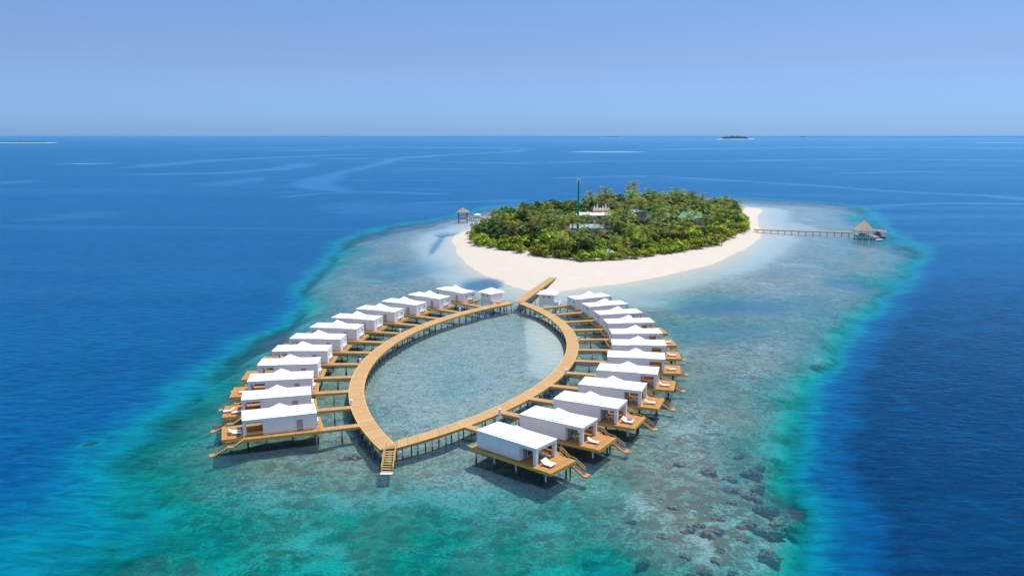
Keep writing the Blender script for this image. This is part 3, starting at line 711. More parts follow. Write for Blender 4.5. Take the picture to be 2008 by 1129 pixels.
    for y in (-3.1, -0.4, 2.6): e.box(XI + .1, XO - .1, y - .1, y + .1, -.7, -.5)
    e.build('joists', M['under'], v)
    # --- pilings
    for (x, y) in ((0.0, -3.1), (4.3, -3.1), (9.2, -3.1), (15.6, -3.1), (0.0, 2.6), (4.3, 2.6), (9.2, 2.6), (15.6, 2.6), (12.6, -.4)):
        q = MB(); q.tube((x, y, -4.8), (x, y, -.7), 0.17, k=10); q.box(x - .25, x + .25, y - .25, y + .25, -.78, -.7); q.build('piling', M['pile'], v)
    # --- jetty back to the ring
    jt = empty('jetty'); jt.parent = v
    j = MB(); j.box(-1, 0, 2.9, 4.45, -.07, -.002); jt_o = None
    # --- walkway railing, porch side panel
    g = MB()
    for k in range(10):
        x = -.2 + k * 1.45; g.beam((x, YF - .05, 0), (x, YF - .05, .95), .05, .05)
    g.beam((-.2, YF - .05, .95), (12.9, YF - .05, .95), .05, .05)
    g.build('railing', M['rail'], v)
    g = MB(); g.box(9.85, 12.7, WW - .14, WW - .05, .04, .78); g.build('porch_panel', M['fascia'], v)
    # --- stairs: short flight, landing, flight to the water
    s_ = empty('stairs'); s_.parent = v
    g = MB(); y0, y1 = 3.42, 4.5
    for k in range(4): z = -.22 - .24 * k; g.box(13.4 + .36 * k, 13.4 + .36 * k + .34, y0, y1, z - .05, z)
    g.box(14.85, 16.2, y0, y1, -1.24, -1.16)
    for k in range(7): z = -1.36 - .17 * k; g.box(16.25 + .31 * k, 16.25 + .31 * k + .2, y0 + .02, y1, z - .05, z)
    for y in (y0, y1 - .06):
        g.beam((13.36, y, -.25), (14.9, y, -1.24), .06, .2); g.beam((16.15, y, -1.32), (18.5, y, -2.6), .06, .2)
    g.build('steps', M['stair'], s_)
    g = MB(); g.box(18.4, 19.3, 3.3, 4.7, -2.55, -2.4); g.build('platform', M['stair'], s_)
    g = MB()
    for y in (y1 + .03,):
        for dz in (.95, .5):
            g.beam((12.9, y, dz), (13.4, y, dz), .06, .07); g.beam((13.4, y, dz), (14.9, y, dz - 1.0), .06, .07); g.beam((14.9, y, dz - 1.0), (16.2, y, dz - 1.15), .06, .07); g.beam((16.2, y, dz - 1.15), (18.3, y, dz - 2.3), .06, .07)
        for x, z in ((12.9, 0), (13.4, -.1), (14.15, -.5), (14.9, -1.2), (16.2, -1.25), (17.2, -1.9), (18.3, -2.4)): g.beam((x, y, z - .1), (x, y, z + 1.0 + (0.05 if x < 14 else .1)), .08, .08)
    g.build('stair_railing', M['rail'], s_)
    g = MB(); g.tube((15.5, 3.95, -4.6), (15.5, 3.95, -1.24), .14, k=9); g.box(15.0, 16.1, 3.45, 4.45, -1.55, -1.24); g.build('landing_support', M['pile'], s_)
    return v
proto = make_villa()
jetty_slots = []
ORD = ['front most', 'second from the front', 'third from the front', 'fourth from the front', 'fifth from the front', 'sixth from the front', 'seventh from the front', 'eighth from the front', 'ninth from the front', 'tenth from the front', 'eleventh from the front', 'twelfth from the front']
def hit_ring(p, d, c, r):
    """distance along d from p to the outer edge circle of the ring"""
    ox, oy = p[0] - c[0], p[1] - c[1]; b = ox * d[0] + oy * d[1]; cc = ox * ox + oy * oy - r * r
    return -b - math.sqrt(max(0, b * b - cc)) if False else (-b - math.sqrt(max(0.0, b * b - cc)), -b + math.sqrt(max(0.0, b * b - cc)))
villas = []
for side, V in (('right', RV), ('left', LV[::-1])):
    for i, (x, y, a) in enumerate(V):
        o = proto if not villas else copy_tree(proto)
        o.location = (x, y, DZ); o.rotation_euler = (0, 0, R(a))
        tag(o, 'white water villa with pyramid roof cap, %s, %s row' % (ORD[i], side), 'water villa', 'white villas on stilts around the boardwalk')
        villas.append((side, i, o, x, y, a))

for side, i, o, x, y, a in villas:
    # jetty: own length for each villa
    ca, sa = math.cos(R(a)), math.sin(R(a)); cc, rr = (CRr, 98.7) if side == 'right' else (CL, 102.1)
    ls = []
    for yy in (2.85, 4.45):
        px, py = x - sa * yy, y + ca * yy
        ox, oy = px - cc[0], py - cc[1]; b = -(ox * ca + oy * sa); c2 = ox * ox + oy * oy - rr * rr
        disc = b * b - c2; q = math.sqrt(max(disc, 0)); L1, L2 = -b - q, -b + q
        cand = [t for t in (L1, L2) if t > 0.5]; ls.append(min(cand) if cand else 8)
    holder = [c for c in o.children if c.name.split('.')[0] == 'jetty'][0]
    j = MB(); l0, l1 = ls[0] - .05, ls[1] - .05
    X0 = -1.05
    j.add([(-l0, 2.85, 0), (X0, 2.85, 0), (X0, 4.45, 0), (-l1, 4.45, 0), (-l0, 2.85, -.07), (X0, 2.85, -.07), (X0, 4.45, -.07), (-l1, 4.45, -.07)], [(0, 1, 2, 3), (7, 6, 5, 4)])
    j.build('boards', M['jetty'], holder)
    j = MB(); j.box(-l0, X0 - .07, 2.78, 2.85, -.5, .012); j.box(-l1, X0, 4.45, 4.52, -.5, .012); j.build('fascia', M['fascia'], holder)
    nP = 1 if max(ls) < 9 else 2
    for k in range(nP):
        xm = X0 - (min(ls) - 1.0) * (k + 1) / (nP + 1)
        j = MB(); j.tube((xm, 3.1, -4.8), (xm, 3.1, -.62), .12, k=7); j.tube((xm, 4.2, -4.8), (xm, 4.2, -.62), .12, k=7); j.box(xm - .12, xm + .12, 2.9, 4.4, -.62, -.5)
        j.build('piling', M['pile'], holder)

# ------------------------------------------------------------------ loungers, tables
def make_lounger():
    r = empty('sun_lounger'); mb = MB()
    mb.beam((0, -.3, .3), (1.25, -.3, .3), .06, .06); mb.beam((0, .3, .3), (1.25, .3, .3), .06, .06)
    mb.box(0.0, 1.3, -.34, .34, .31, .37); mb.build('seat', M['lounge'], r)
    mb = MB(); vs = [(0, -.34, .33), (0, .34, .33), (-.6, .34, .75), (-.6, -.34, .75), (0, -.34, .40), (0, .34, .40), (-.62, .34, .82), (-.62, -.34, .82)]
    mb.add(vs, [(0, 1, 2, 3), (7, 6, 5, 4), (0, 4, 5, 1), (1, 5, 6, 2), (2, 6, 7, 3), (3, 7, 4, 0)]); mb.build('backrest', M['lounge'], r)
    for (x, y) in ((-.3, -.28), (-.3, .28), (1.15, -.28), (1.15, .28)):
        mb = MB(); mb.box(x - .04, x + .04, y - .04, y + .04, 0, .31); mb.build('leg', M['lounge'], r)
    return r
lp = make_lounger(); first = [True]
def lounger(villa, lx, ly, rz, lab, towel=False):
    side, i, o, x, y, a = villa
    l = lp if first[0] else copy_tree(lp); first[0] = False
    ca, sa = math.cos(R(a)), math.sin(R(a))
    l.location = (x + lx * ca - ly * sa, y + lx * sa + ly * ca, DZ + .002); l.rotation_euler = (0, 0, R(a + rz)); l.scale = (1.15, 1.15, 1.1)
    tag(l, lab, 'sun lounger', 'white sun loungers on the villa decks')
    if towel:
        t = MB(); t.box(0.1, 1.0, -.3, .3, .415, .445); tw = t.build('towel', M['blue']); tw.location = l.location; tw.rotation_euler = l.rotation_euler; tw.scale = l.scale
        tag(tw, 'blue towel laid on a white lounger of the third right hand villa', 'towel')
    return l
vr = [v for v in villas if v[0] == 'right']; vl = [v for v in villas if v[0] == 'left']
NM = ['front most', 'second', 'third', 'fourth', 'fifth', 'sixth', 'seventh', 'eighth', 'ninth']
lounger(vr[0], 14.4, -1.7, 0, 'white lounger nearest the deck edge on the front most right hand villa')
lounger(vr[0], 14.3, -.85, 0, 'white lounger beside the pillar, inner of the pair on the front most right hand villa')
lounger(vr[1], 14.3, -1.3, 0, 'single white lounger on the deck of the second right hand villa from the front')
lounger(vr[2], 14.5, -1.5, 0, 'white lounger nearest the deck edge on the third right hand villa')
lounger(vr[2], 14.4, -.6, 0, 'white lounger under a blue towel on the third right hand villa', True)
for k in (3, 4, 5, 6, 7): lounger(vr[k], 14.5, -1.3, 8 * (k % 2), 'single white lounger on the deck of the %s right hand villa' % NM[k])
lounger(vl[0], 15.0, 1.2, 170, 'white lounger nearest the stairs on the front most left hand villa')
lounger(vl[0], 15.2, .2, 185, 'white lounger farther from the stairs on the front most left hand villa')
lounger(vl[1], 15.6, 0.4, 10, 'long white lounger toward the deck rim on the second left hand villa')
lounger(vl[1], 13.9, 1.6, 5, 'white lounger half behind the wall on the second left hand villa')
lounger(vl[2], 14.0, .9, 10, 'white lounger leaning past the wall of the third left hand villa')
lounger(vl[3], 14.0, 1.6, 10, 'white lounger by the wall corner of the fourth left hand villa')

def make_table():
    r = empty('patio_table'); mb = MB(); mb.box(-.4, .4, -.4, .4, .70, .74); mb.build('tabletop', M['lounge'], r)
    for x in (-.33, .33):
        for y in (-.33, .33):
            mb = MB(); mb.box(x - .03, x + .03, y - .03, y + .03, 0, .7); mb.build('leg', M['lounge'], r)
    return r
def make_chair():
    r = empty('patio_chair'); mb = MB(); mb.box(-.22, .22, -.22, .22, .42, .46); mb.build('seat', M['lounge'], r)
    mb = MB(); mb.box(-.25, -.2, -.22, .22, .46, .9); mb.build('backrest', M['lounge'], r)
    for x in (-.2, .2):
        for y in (-.2, .2):
            mb = MB(); mb.box(x - .02, x + .02, y - .02, y + .02, 0, .42); mb.build('leg', M['lounge'], r)
    return r
tp, cp, ft = make_table(), make_chair(), [True]
for k in range(0, 6):
    side, i, o, x, y, a = vr[k]; ca, sa = math.cos(R(a)), math.sin(R(a))
    W_ = lambda lx, ly: (x + lx * ca - ly * sa, y + lx * sa + ly * ca, DZ + .002)
    if k in (0,): ly0 = 1.2
    else: ly0 = -1.2
    t = tp if ft[0] else copy_tree(tp); t.location = W_(11.5, ly0); t.rotation_euler = (0, 0, R(a)); tag(t, 'white square patio table in the porch of the %s right hand villa' % NM[k], 'table', 'patio tables in the villa porches')
    for s in (-1, 1):
        c = cp if (ft[0] and s == -1) else copy_tree(cp); c.location = W_(11.5 + s * .65, ly0 + .05 * s); c.rotation_euler = (0, 0, R(a + (0 if s < 0 else 180)))
        tag(c, 'white patio chair, %s side of table, %s right hand villa porch' % ('room' if s < 0 else 'sea', NM[k]), 'chair', 'patio chairs in the villa porches')
    ft[0] = False

# ------------------------------------------------------------------ two service huts at the junction
def hut(loc, rz, w, d, h, lab, variant):
    r = empty('service_hut', loc, rz); tag(r, lab, 'hut')
    mb = MB(); mb.box(-w, w, -d, d, 0, h); wl = mb.build('wall', M['wall'], r)
    mb = MB(); mb.box(-w - .75, w + .75, -d - .75, d + .75, h, h + .12); mb.hip(-w - .75, w + .75, -d - .75, d + .75, h + .12, h + 1.6)
    mb.build('roof', M['roof'], r)
    for p in ((-w * .35,), (w * .35,)):
        mb = MB(); mb.box(p[0] - .25, p[0] + .25, -d - .03, -d - .003, h - 1.05, h - .55)
        mb.build('window', M['blackv'], r)
    mb = MB(); mb.box(-w - .1, w + 1.6, -d - .1, d + .1, -.2, -.004); mb.build('deck', M['white'], r)
    mb = MB(); mb.box(w, w + 1.5, -d - .05, -d + .03, 0, .95); mb.box(w + 1.45, w + 1.53, -d + .03, d, 0, .95); mb.build('porch_wall', M['white'], r)
    for x in (-w + .3, w - .3, w + 1.3):
        for y in (-d + .3, d - .3):
            mb = MB(); mb.tube((x, y, -4.6), (x, y, -.2), .14, k=8); mb.build('piling', M['pile'], r)
    return r
hut((-6.9, 263.0, DZ), R(-48), 2.5, 2.5, 3.2, 'square white hut with hipped roof left of the boardwalk junction', 0)
hut((11.9, 260.8, DZ), R(-15), 2.5, 2.3, 3.2, 'square white hut with hipped roof right of the boardwalk junction', 1)
mb = MB(); mb.tube((-4.6, 259.6, DZ + .3), (-3.3, 260.3, DZ + .55), .28, .12, k=10); mb.tube((-4.6, 259.6, DZ + .3), (-5.2, 259.2, DZ + .5), .28, .1, k=10)
o = mb.build('kayak', M['orange']); tag(o, 'small orange boat bundle on the porch of the left white hut', 'kayak')

# ------------------------------------------------------------------ beach jetty from the junction to the sand
bj = empty('beach_walkway'); tag(bj, 'straight timber walkway rising from the ring boardwalk onto the beach', 'walkway')
top = MB(); fas = MB()
A = [(0.7, 262.6), (4.6, 276), (15.0, 313.0)]; B = [(3.5, 262.0), (7.6, 276), (17.4, 312.5)]
strip(top, fas, A[:2], B[:2]); strip(top, fas, A[1:], B[1:])
for mb_ in (top, fas): mb_.v = [(x, y, z - max(0, (y - 276)) * 0.012) for x, y, z in mb_.v]
top.build('walkway_deck', M['walk'], bj); fas.build('fascia', M['fascia'], bj)
t = MB(); t.add([(-1.0, 262.0, DZ + .006), (4.0, 261.3, DZ + .006), (3.6, 263.6, DZ + .006), (.9, 264, DZ + .006)], [(0, 1, 2, 3)]); t.v += []
t.build('junction_boards', M['walk'], bj)
for k in range(9):
    y = 266 + k * 4.6; x = 2.6 + (y - 263) * .262
    q = MB(); q.tube((x - 1.1, y, -1.8), (x - 1.1, y, 1.6), .12, k=7); q.tube((x + 1.1, y, -1.8), (x + 1.1, y, 1.6), .12, k=7); q.box(x - 1.3, x + 1.3, y - .12, y + .12, 1.5, 1.7); q.build('piling', M['pile'], bj)

# ------------------------------------------------------------------ trees
def crown_mesh(name, seed, rad, h, m, leaf=1.05, n=760):
    r = np.random.RandomState(seed); mb = MB(); lobes = []
    for k in range(12):
        th = r.rand() * 6.28; q = r.rand() ** 0.5 * rad * 0.72; z = h * (0.30 + 0.58 * r.rand()) - q / rad * h * 0.12
        lobes.append((q * math.cos(th), q * math.sin(th), z, rad * (0.24 + 0.22 * r.rand())))
    lobes.append((0, 0, h * 0.48, rad * 0.5))
    for k in range(n):
        lx, ly, lz, lr = lobes[r.randint(len(lobes))]
        d = r.normal(size=3); d /= np.linalg.norm(d)
        if d[2] < -0.35: d[2] = -d[2]
        p = np.array([lx, ly, lz]) + d * lr * (0.80 + 0.28 * r.rand()) * np.array([1, 1, 0.85])
        nn = d + r.normal(size=3) * 0.45 + np.array([0, 0, 0.25]); nn /= np.linalg.norm(nn)
        a = np.cross(nn, r.normal(size=3)); a /= np.linalg.norm(a); b = np.cross(nn, a)
        s = leaf * (0.55 + 0.7 * r.rand()); s2 = s * (0.6 + .4 * r.rand())
        mb.add([p - a * s / 2 - b * s2 * .2, p + b * s2 * -.5, p + a * s / 2, p + b * s2 / 2 + nn * s * .12], [(0, 1, 2, 3)])
    return mb.mesh(name, m)
def trunk_mesh(name, seed, h, r0, m, limbs=4):
    r = random.Random(seed); mb = MB(); mb.tube((0, 0, -.4), (0.15, 0.1, h), r0, r0 * .55, 7)
    for k in range(limbs):
        th = 6.28 * k / limbs + r.random(); z = h * (.45 + .3 * r.random())
        mb.tube((0.08, .05, z), (math.cos(th) * h * .45, math.sin(th) * h * .45, z + h * .45), r0 * .45, r0 * .18, 5)
    return mb.mesh(name, m)
def palm_meshes(seed, H):
    r = random.Random(seed); tr = MB(); lean = (r.uniform(-.12, .12), r.uniform(-.12, .12)); pts = []
    for k in range(7):
        f = k / 6; pts.append(Vector((lean[0] * H * f * f * 1.3, lean[1] * H * f * f * 1.3, H * f - .3 * (k == 0))))
    for k in range(6): tr.tube(pts[k], pts[k + 1], .24 - .018 * k, .24 - .018 * (k + 1), 7)
    c = pts[-1]; fr = MB()
    nf = 19
    for k in range(nf):
        th = 6.283 * k / nf * 2.618 + r.uniform(-.2, .2); el = R(75 - 95 * (k / nf)) + r.uniform(-.12, .12); L = r.uniform(5.2, 6.4)
        prev = None; p = c.copy(); hd = Vector((math.cos(th), math.sin(th), 0)); sd_ = Vector((-math.sin(th), math.cos(th), 0)); ns = 8
        for j in range(ns + 1):
            f = j / ns; e = el - f * f * 1.35 - .25 * f
            d = hd * math.cos(e) + Vector((0, 0, math.sin(e)))
            nxt = p + d * (L / ns)
            if j < ns:
                up = sd_.cross(d)
                ll = 1.35 * math.sin(math.pi * (0.12 + 0.83 * f)) ** .7
                for s in (-1, 1):
                    tip = p + sd_ * s * ll * .85 + d * ll * .45 - Vector((0, 0, 1)) * ll * (.35 + .25 * r.random())
                    fr.add([p, p + d * (L / ns) * .62, tip + d * .12, tip], [(0, 1, 2, 3)])
                fr.add([p - sd_ * .05, p + sd_ * .05, nxt + sd_ * .03, nxt - sd_ * .03], [(0, 1, 2, 3)])
            p = nxt
    return tr.mesh('trunk', M['palmbark']), fr.mesh('crown', M['palm'])
KIND = {}
for nm, m, rad, h in (('bright', M['leafy'], 4.6, 6.6), ('dark', M['leafg'], 4.8, 8.0), ('olive', M['leafo'], 4.4, 6.8)):
    KIND[nm] = [(crown_mesh('crown', hash_ + 10, rad, h, m), trunk_mesh('trunk', hash_, h * .6, .26, M['bark'])) for hash_ in (11, 22, 33, 44)]
SHR = [(crown_mesh('foliage', 60 + s, 2.3, 2.4, mm, .6, 300), trunk_mesh('stem', s, 1.3, .1, M['bark'], 5)) for s, mm in ((1, M['leafy']), (2, M['leafy']), (3, M['leafo']))]
PALM = [palm_meshes(70 + s, H_) for s, H_ in ((1, 9.5), (2, 11.0), (3, 12.5), (4, 10.0), (5, 8.0), (6, 13.5))]
def plant(name, meshes, x, y, z, sc, rz, lab, cat, grp, names=('trunk', 'crown'), sz=None):
    r = empty(name, (x, y, z), rz); r.scale = (sc, sc, sz or sc); tag(r, lab, cat, grp)
    o = bpy.data.objects.new(names[0], meshes[1]); C.objects.link(o); o.parent = r
    o = bpy.data.objects.new(names[1], meshes[0]); C.objects.link(o); o.parent = r
    return r
BLD = []   # footprints to keep clear: (cx, cy, half x, half y)
def zg(x, y):
    a = fields(np.array([[x]]), np.array([[y]])); d = max(0, -float(a[1][0, 0])); return min(d * .085, 1.5 + d * .004)
# buildings first (positions), so trees keep off them
BLD = [(46, 468, 13, 17), (53, 500, 13, 12), (80, 506, 7, 14), (97, 488, 8, 21), (114, 500, 9, 20), (43, 446, 9, 9)]
vx = np.array(VEG); rr = random.Random(5); placed = []
def ok(x, y, dmin, lst):
    if not bool(inside(np.array([x]), np.array([y]), VEG)[0]): return False
    for (a, b, hx, hy) in BLD:
        if abs(x - a) < hx + 1.5 and abs(y - b) < hy + 2: return False
    return all((x - q[0]) ** 2 + (y - q[1]) ** 2 > dmin * dmin for q in lst)
x0, x1 = vx[:, 0].min(), vx[:, 0].max(); y0, y1 = vx[:, 1].min(), vx[:, 1].max()
def edge(x, y): return float(seg_dist(np.array([x]), np.array([y]), VEG)[0])
# surveyed palms that stand out: x, y of the crown heart, trunk height
PP = [(757, 0, 0)]
PALMS = [(1203, 428, 10), (1122, 434, 10), (975, 470, 6), (1002, 468, 7), (985, 428, 9), (1058, 432, 10), (990, 458, 9), (1024, 462, 8), (1062, 420, 10), (1092, 428, 9), (1110, 432, 9), (1130, 430, 9), (1155, 428, 10), (1190, 385, 13), (1176, 390, 11), (1160, 388, 10), (1232, 384, 13), (1244, 382, 13), (1275, 385, 12),
         (1324, 378, 14), (1344, 382, 12), (1372, 388, 12), (1441, 400, 13), (1415, 410, 9), (1218, 405, 13), (1216, 460, 9), (1197, 420, 9), (1133, 462, 8), (1260, 480, 7), (1330, 455, 10), (1300, 470, 8), (1400, 420, 11), (1425, 425, 10), (1385, 430, 10),
         (1290, 440, 10), (1340, 430, 11), (1280, 425, 8), (1180, 436, 8), (1172, 455, 7), (1360, 450, 9), (1285, 482, 6), (1240, 450, 8), (1310, 415, 12), (1250, 405, 12), (1262, 398, 12), (1300, 395, 12), (1420, 398, 11), (1390, 402, 11), (1350, 408, 11),
         (1010, 445, 8), (1330, 475, 7), (1375, 465, 8), (1205, 398, 12), (1225, 440, 7), (1270, 455, 8), (1315, 445, 9), (1355, 395, 12), (1445, 430, 8), (1290, 402, 12), (1230, 418, 9), (1365, 418, 10), (1405, 440, 9), (1075, 455, 7), (1100, 470, 6)]
pl = []
for k, (x, y, h) in enumerate(PALMS):
    h = h * 1.25
    gx_, gy_ = gp(x, y + 3, h + 1.5)
    if not bool(inside(np.array([gx_]), np.array([gy_]), VEG)[0]):
        continue
    best = min(range(6), key=lambda q: abs((9.5, 11, 12.5, 10, 8, 13.5)[q] - h) + .3 * rr.random())
    s = h / (9.5, 11, 12.5, 10, 8, 13.5)[best]
    plant('palm_tree', PALM[best][::-1], gx_, gy_, zg(gx_, gy_), s, rr.random() * 6.28, '', 'palm tree', 'coconut palms on the island'); pl.append((gx_, gy_))
for k in range(3000):
    if len(pl) >= 76: break
    x, y = rr.uniform(x0, x1), rr.uniform(y0, y1)
    if x < 45 and y > 520: continue
    if 26 < x < 60 and 395 < y < 460: continue
    if ok(x, y, 9.0, pl) and (edge(x, y) > 5 or rr.random() < .25):
        q = rr.randrange(6); plant('palm_tree', PALM[q][::-1], x, y, zg(x, y), rr.uniform(.85, 1.2), rr.random() * 6.28, '', 'palm tree', 'coconut palms on the island'); pl.append((x, y))
bt = []
for k in range(30000):
    if len(bt) >= 298: break
    x, y = rr.uniform(x0, x1), rr.uniform(y0, y1)
    if not ok(x, y, 5.7, bt): continue
    e = edge(x, y)
    if e < 3.0: continue
    nearf = y < 418 + (x - 40) * 0.35
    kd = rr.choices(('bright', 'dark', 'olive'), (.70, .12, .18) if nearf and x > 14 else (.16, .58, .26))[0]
    s = rr.choice((.9, 1.05, 1.2, 1.35, 1.6)) * rr.uniform(.95, 1.08) * (0.85 if e < 7 else 1.0)
    if 26 < x < 60 and 395 < y < 455: s = min(s, .72)
    lab = {'bright': 'bright green broadleaf tree in the island wood', 'dark': 'dark grey green tree in the island wood', 'olive': 'olive yellow broadleaf tree in the island wood'}[kd] + (', at the beach edge' if e < 9 else ', away from the beach')
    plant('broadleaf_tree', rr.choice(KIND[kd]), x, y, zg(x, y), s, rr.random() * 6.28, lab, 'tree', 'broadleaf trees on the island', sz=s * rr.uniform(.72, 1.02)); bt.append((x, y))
sh = []
for k in range(4000):
    if len(sh) >= 140: break
    x, y = rr.uniform(x0 - 2, x1 + 2), rr.uniform(y0 - 2, 560)
    e = edge(x, y); ins = bool(inside(np.array([x]), np.array([y]), VEG)[0])
    if (e < 3.5 if ins else e < 1.2) and all((x - q[0]) ** 2 + (y - q[1]) ** 2 > 7 for q in sh):
        plant('beach_shrub', rr.choice(SHR), x, y, zg(x, y), rr.uniform(1.1, 2.1), rr.random() * 6.28, 'low yellow green shrub where the wood meets the sand', 'shrub', 'low shrubs along the top of the beach', names=('stem', 'foliage')); sh.append((x, y))
for o in list(C.objects):
    if o.get('category') == 'palm tree':
        x, y = o.location.x, o.location.y; e = edge(x, y)
        o['label'] = 'coconut palm with feathery crown ' + ('leaning over the beach edge of the wood' if e < 8 and y < 430 else 'on the far side of the island wood' if y > 520 else 'rising out of the middle of the island wood')

# ------------------------------------------------------------------ island buildings
def bldg(name, lab, loc, rz=0): r = empty(name, loc, R(rz)); tag(r, lab, 'building'); return r
b = bldg('resort_building', 'long two storey white building with scalloped white canopy behind the green mast', (50.7, 490, 1.6), -3)
mb = MB(); mb.box(-10.5, 10.5, -5, 8, 0, 8.4); w_ = mb.build('wall', M['grey'], b)
mb = MB()
for k in range(5):
    x = -11.5 + k * 4.6; mb.hip(x, x + 4.6, -8.5, 0, 8.65, 9.9 + .5 * (k % 2)); mb.box(x + .02, x + 4.58, -8.4, -.1, 8.42, 8.64)
mb.box(-10.5, 10.5, 0.1, 9, 8.42, 8.8); mb.build('canopy', M['tent'], b)
mb = MB(); mb.box(-1, 9, 6, 8.6, 8.82, 10.6); mb.build('terracotta_ridge', M['terra'], b)
for row, z in ((0, 5.6), (1, 2.4)):
    for k in range(4):
        mb = MB(); x = -9.2 + k * 4.9; mb.box(x, x + 2.4, -5.08, -5.003, z, z + 1.9); mb.build('window', M['glassd'], b)
b = bldg('pavilion_tents', 'cluster of pointed white tent roofs above the long white building', (56, 506, 1.6))
mb = MB()
for k in range(6):
    x = -5 + k * 1.8
    mb.hip(x, x + 1.78, -2, 2, 9.3, 9.3 + 3.6 + 1.6 * math.sin(k * 2.1))
mb.box(-5, 5.8, -2, 2, 8.9, 9.28); mb.build('tent_roof', M['tent'], b)
mb = MB()
for k in range(4):
    for y in (-1.8, 1.8): mb.tube((-4.8 + k * 3.4, y, 0), (-4.8 + k * 3.4, y, 8.9), .12)
mb.build('posts', M['grey'], b)
b = bldg('service_building', 'low pale blue roofed building in front of the long white one', (43.5, 466, 1.5), -2)
mb = MB(); mb.box(-9, 9, -5, 5, 0, 3.4); mb.build('wall', M['grey'], b)
mb = MB(); mb.add([(-10, -6, 3.4), (10, -6, 3.4), (10, 0, 5.2), (-10, 0, 5.2), (10, 6, 3.4), (-10, 6, 3.4)], [(0, 1, 2, 3), (3, 2, 4, 5), (0, 3, 5), (1, 4, 2), (5, 4, 1, 0)]); mb.build('roof', M['paleroof'], b)
for k in range(3):
    mb = MB(); mb.box(-7.6 + k * 5.4, -4.6 + k * 5.4, -5.08, -5.003, .9, 2.4); mb.build('window', M['glassd'], b)
b = bldg('arched_building', 'pale blue arched roof building left of the green roofs', (80, 512, 1.6), 10)
mb = MB(); mb.box(-6, 6, -7, 7, 0, 5.6); mb.build('wall', M['grey'], b)
mb = MB(); n = 10
vs = [(-6.6 + 0 * k, y, 0) for k in range(0) for y in (0,)]
for k in range(n + 1):
    th = math.pi * k / n; x, z = -6.6 * math.cos(th), 5.6 + 3.4 * math.sin(th); vs += [(x, -7.6, z), (x, 7.6, z)]
mb.add(vs, [(2 * k, 2 * k + 1, 2 * k + 3, 2 * k + 2) for k in range(n)] + [tuple(2 * k for k in range(n + 1)), tuple(2 * k + 1 for k in range(n, -1, -1))]); mb.build('roof', M['paleroof'], b)
mb = MB(); mb.box(-2, 2, -7.08, -7.003, 1, 3.4); mb.build('window', M['glassd'], b)
for lab, (x, y), rz, hw in (('green hipped roof building beside the arched pale blue roof', (97, 500), 15, 7.5), ('green hipped roof building farther right in the wood', (114, 512), -10, 8.5)):
    b = bldg('green_roofed_building', lab, (x, y, 1.6), rz)
    mb = MB(); mb.box(-hw + 1, hw - 1, -5, 5, 0, 4.6); mb.build('wall', M['grey'], b)
    mb = MB(); mb.add([(-hw, -6.5, 4.6), (hw, -6.5, 4.6), (hw, 6.5, 4.6), (-hw, 6.5, 4.6), (-hw + 4, 0, 8.4), (hw - 4, 0, 8.4)], [(0, 1, 5, 4), (1, 2, 5), (2, 3, 4, 5), (3, 0, 4), (3, 2, 1, 0)]); mb.build('roof', M['greenroof'], b)
    mb = MB(); mb.box(-3, 3, -5.08, -5.003, 1, 3.2); mb.build('window', M['glassd'], b)
for lab, (x, y), hw, gm in (('small hut with crumpled white roof among the front bushes', gp(1128, 496, 1.5), 2.8, 'tent'), ('small grey walled hut between the front bushes and the beach', gp(1193, 507, 1.5), 2.4, 'grey')):
    b = bldg('beach_hut', lab, (x, y, 1.3), 12)
    mb = MB(); mb.box(-hw, hw, -2, 2, 0, 3.2); mb.build('wall', M['grey'], b)
    mb = MB(); mb.hip(-hw - .5, hw + .5, -2.5, 2.5, 3.2, 4.9); mb.build('roof', M['tent'] if gm == 'tent' else M['paleroof'], b)
    mb = MB(); mb.box(-.5, .5, -2.06, -2.003, 0.02, 2.1); mb.build('door', M['door'], b)

# mast
mx, my = gp(1133, 462, 1.5)
t = empty('antenna_mast', (mx, my, 1.4)); tag(t, 'tall thin green antenna mast with white panels rising above the palms', 'antenna mast')
mb = MB(); mb.tube((0, 0, -.5), (0, 0, 31), .75, .5, 10); mb.build('pole', M['mast'], t)
for k in range(3):
    mb = MB(); a = 2.1 * k - .5; mb.beam((math.cos(a) * .9, math.sin(a) * .9, 28.6), (math.cos(a) * .9, math.sin(a) * .9, 32.2), .55, .3); mb.beam((0, 0, 30), (math.cos(a) * .8, math.sin(a) * .8, 30), .12, .12); mb.build('antenna_panel', M['white'], t)

# ------------------------------------------------------------------ far jetties, pavilions, boats
def pier(name, lab, a, b, w, z, n, m, npile=12):
    r = empty(name); tag(r, lab, 'pier'); top, fa = MB(), MB()
    d = Vector((b[0] - a[0], b[1] - a[1])).normalized(); nn = Vector((-d.y, d.x)) * w / 2
    strip(top, fa, [(a[0] + nn.x, a[1] + nn.y), (b[0] + nn.x, b[1] + nn.y)], [(a[0] - nn.x, a[1] - nn.y), (b[0] - nn.x, b[1] - nn.y)], z)
    top.build('pier_deck', m, r); fa.build('fascia', M['fascia'], r)
    for k in range(npile):
        f = (k + .5) / npile; x, y = a[0] + (b[0] - a[0]) * f, a[1] + (b[1] - a[1]) * f
        q = MB()
        for s in (-.8, .8): q.tube((x + nn.x * s, y + nn.y * s, -5), (x + nn.x * s, y + nn.y * s, z - .4), .22, k=7)
        q.beam((x + nn.x, y + nn.y, z - .5), (x - nn.x, y - nn.y, z - .5), .35, .4); q.build('piling', M['grey'], r)
    return r
pa, pb = gp(1478, 450.5, 1.6), gp(1672, 457, 1.6)
pier('right_pier', 'long straight pier from the island to the thatched boat pavilion on the right', pa, pb, 2.6, 1.9, 2, M['walk'], 14).name = 'long_pier'
pc = gp(1690, 463, 1.6)
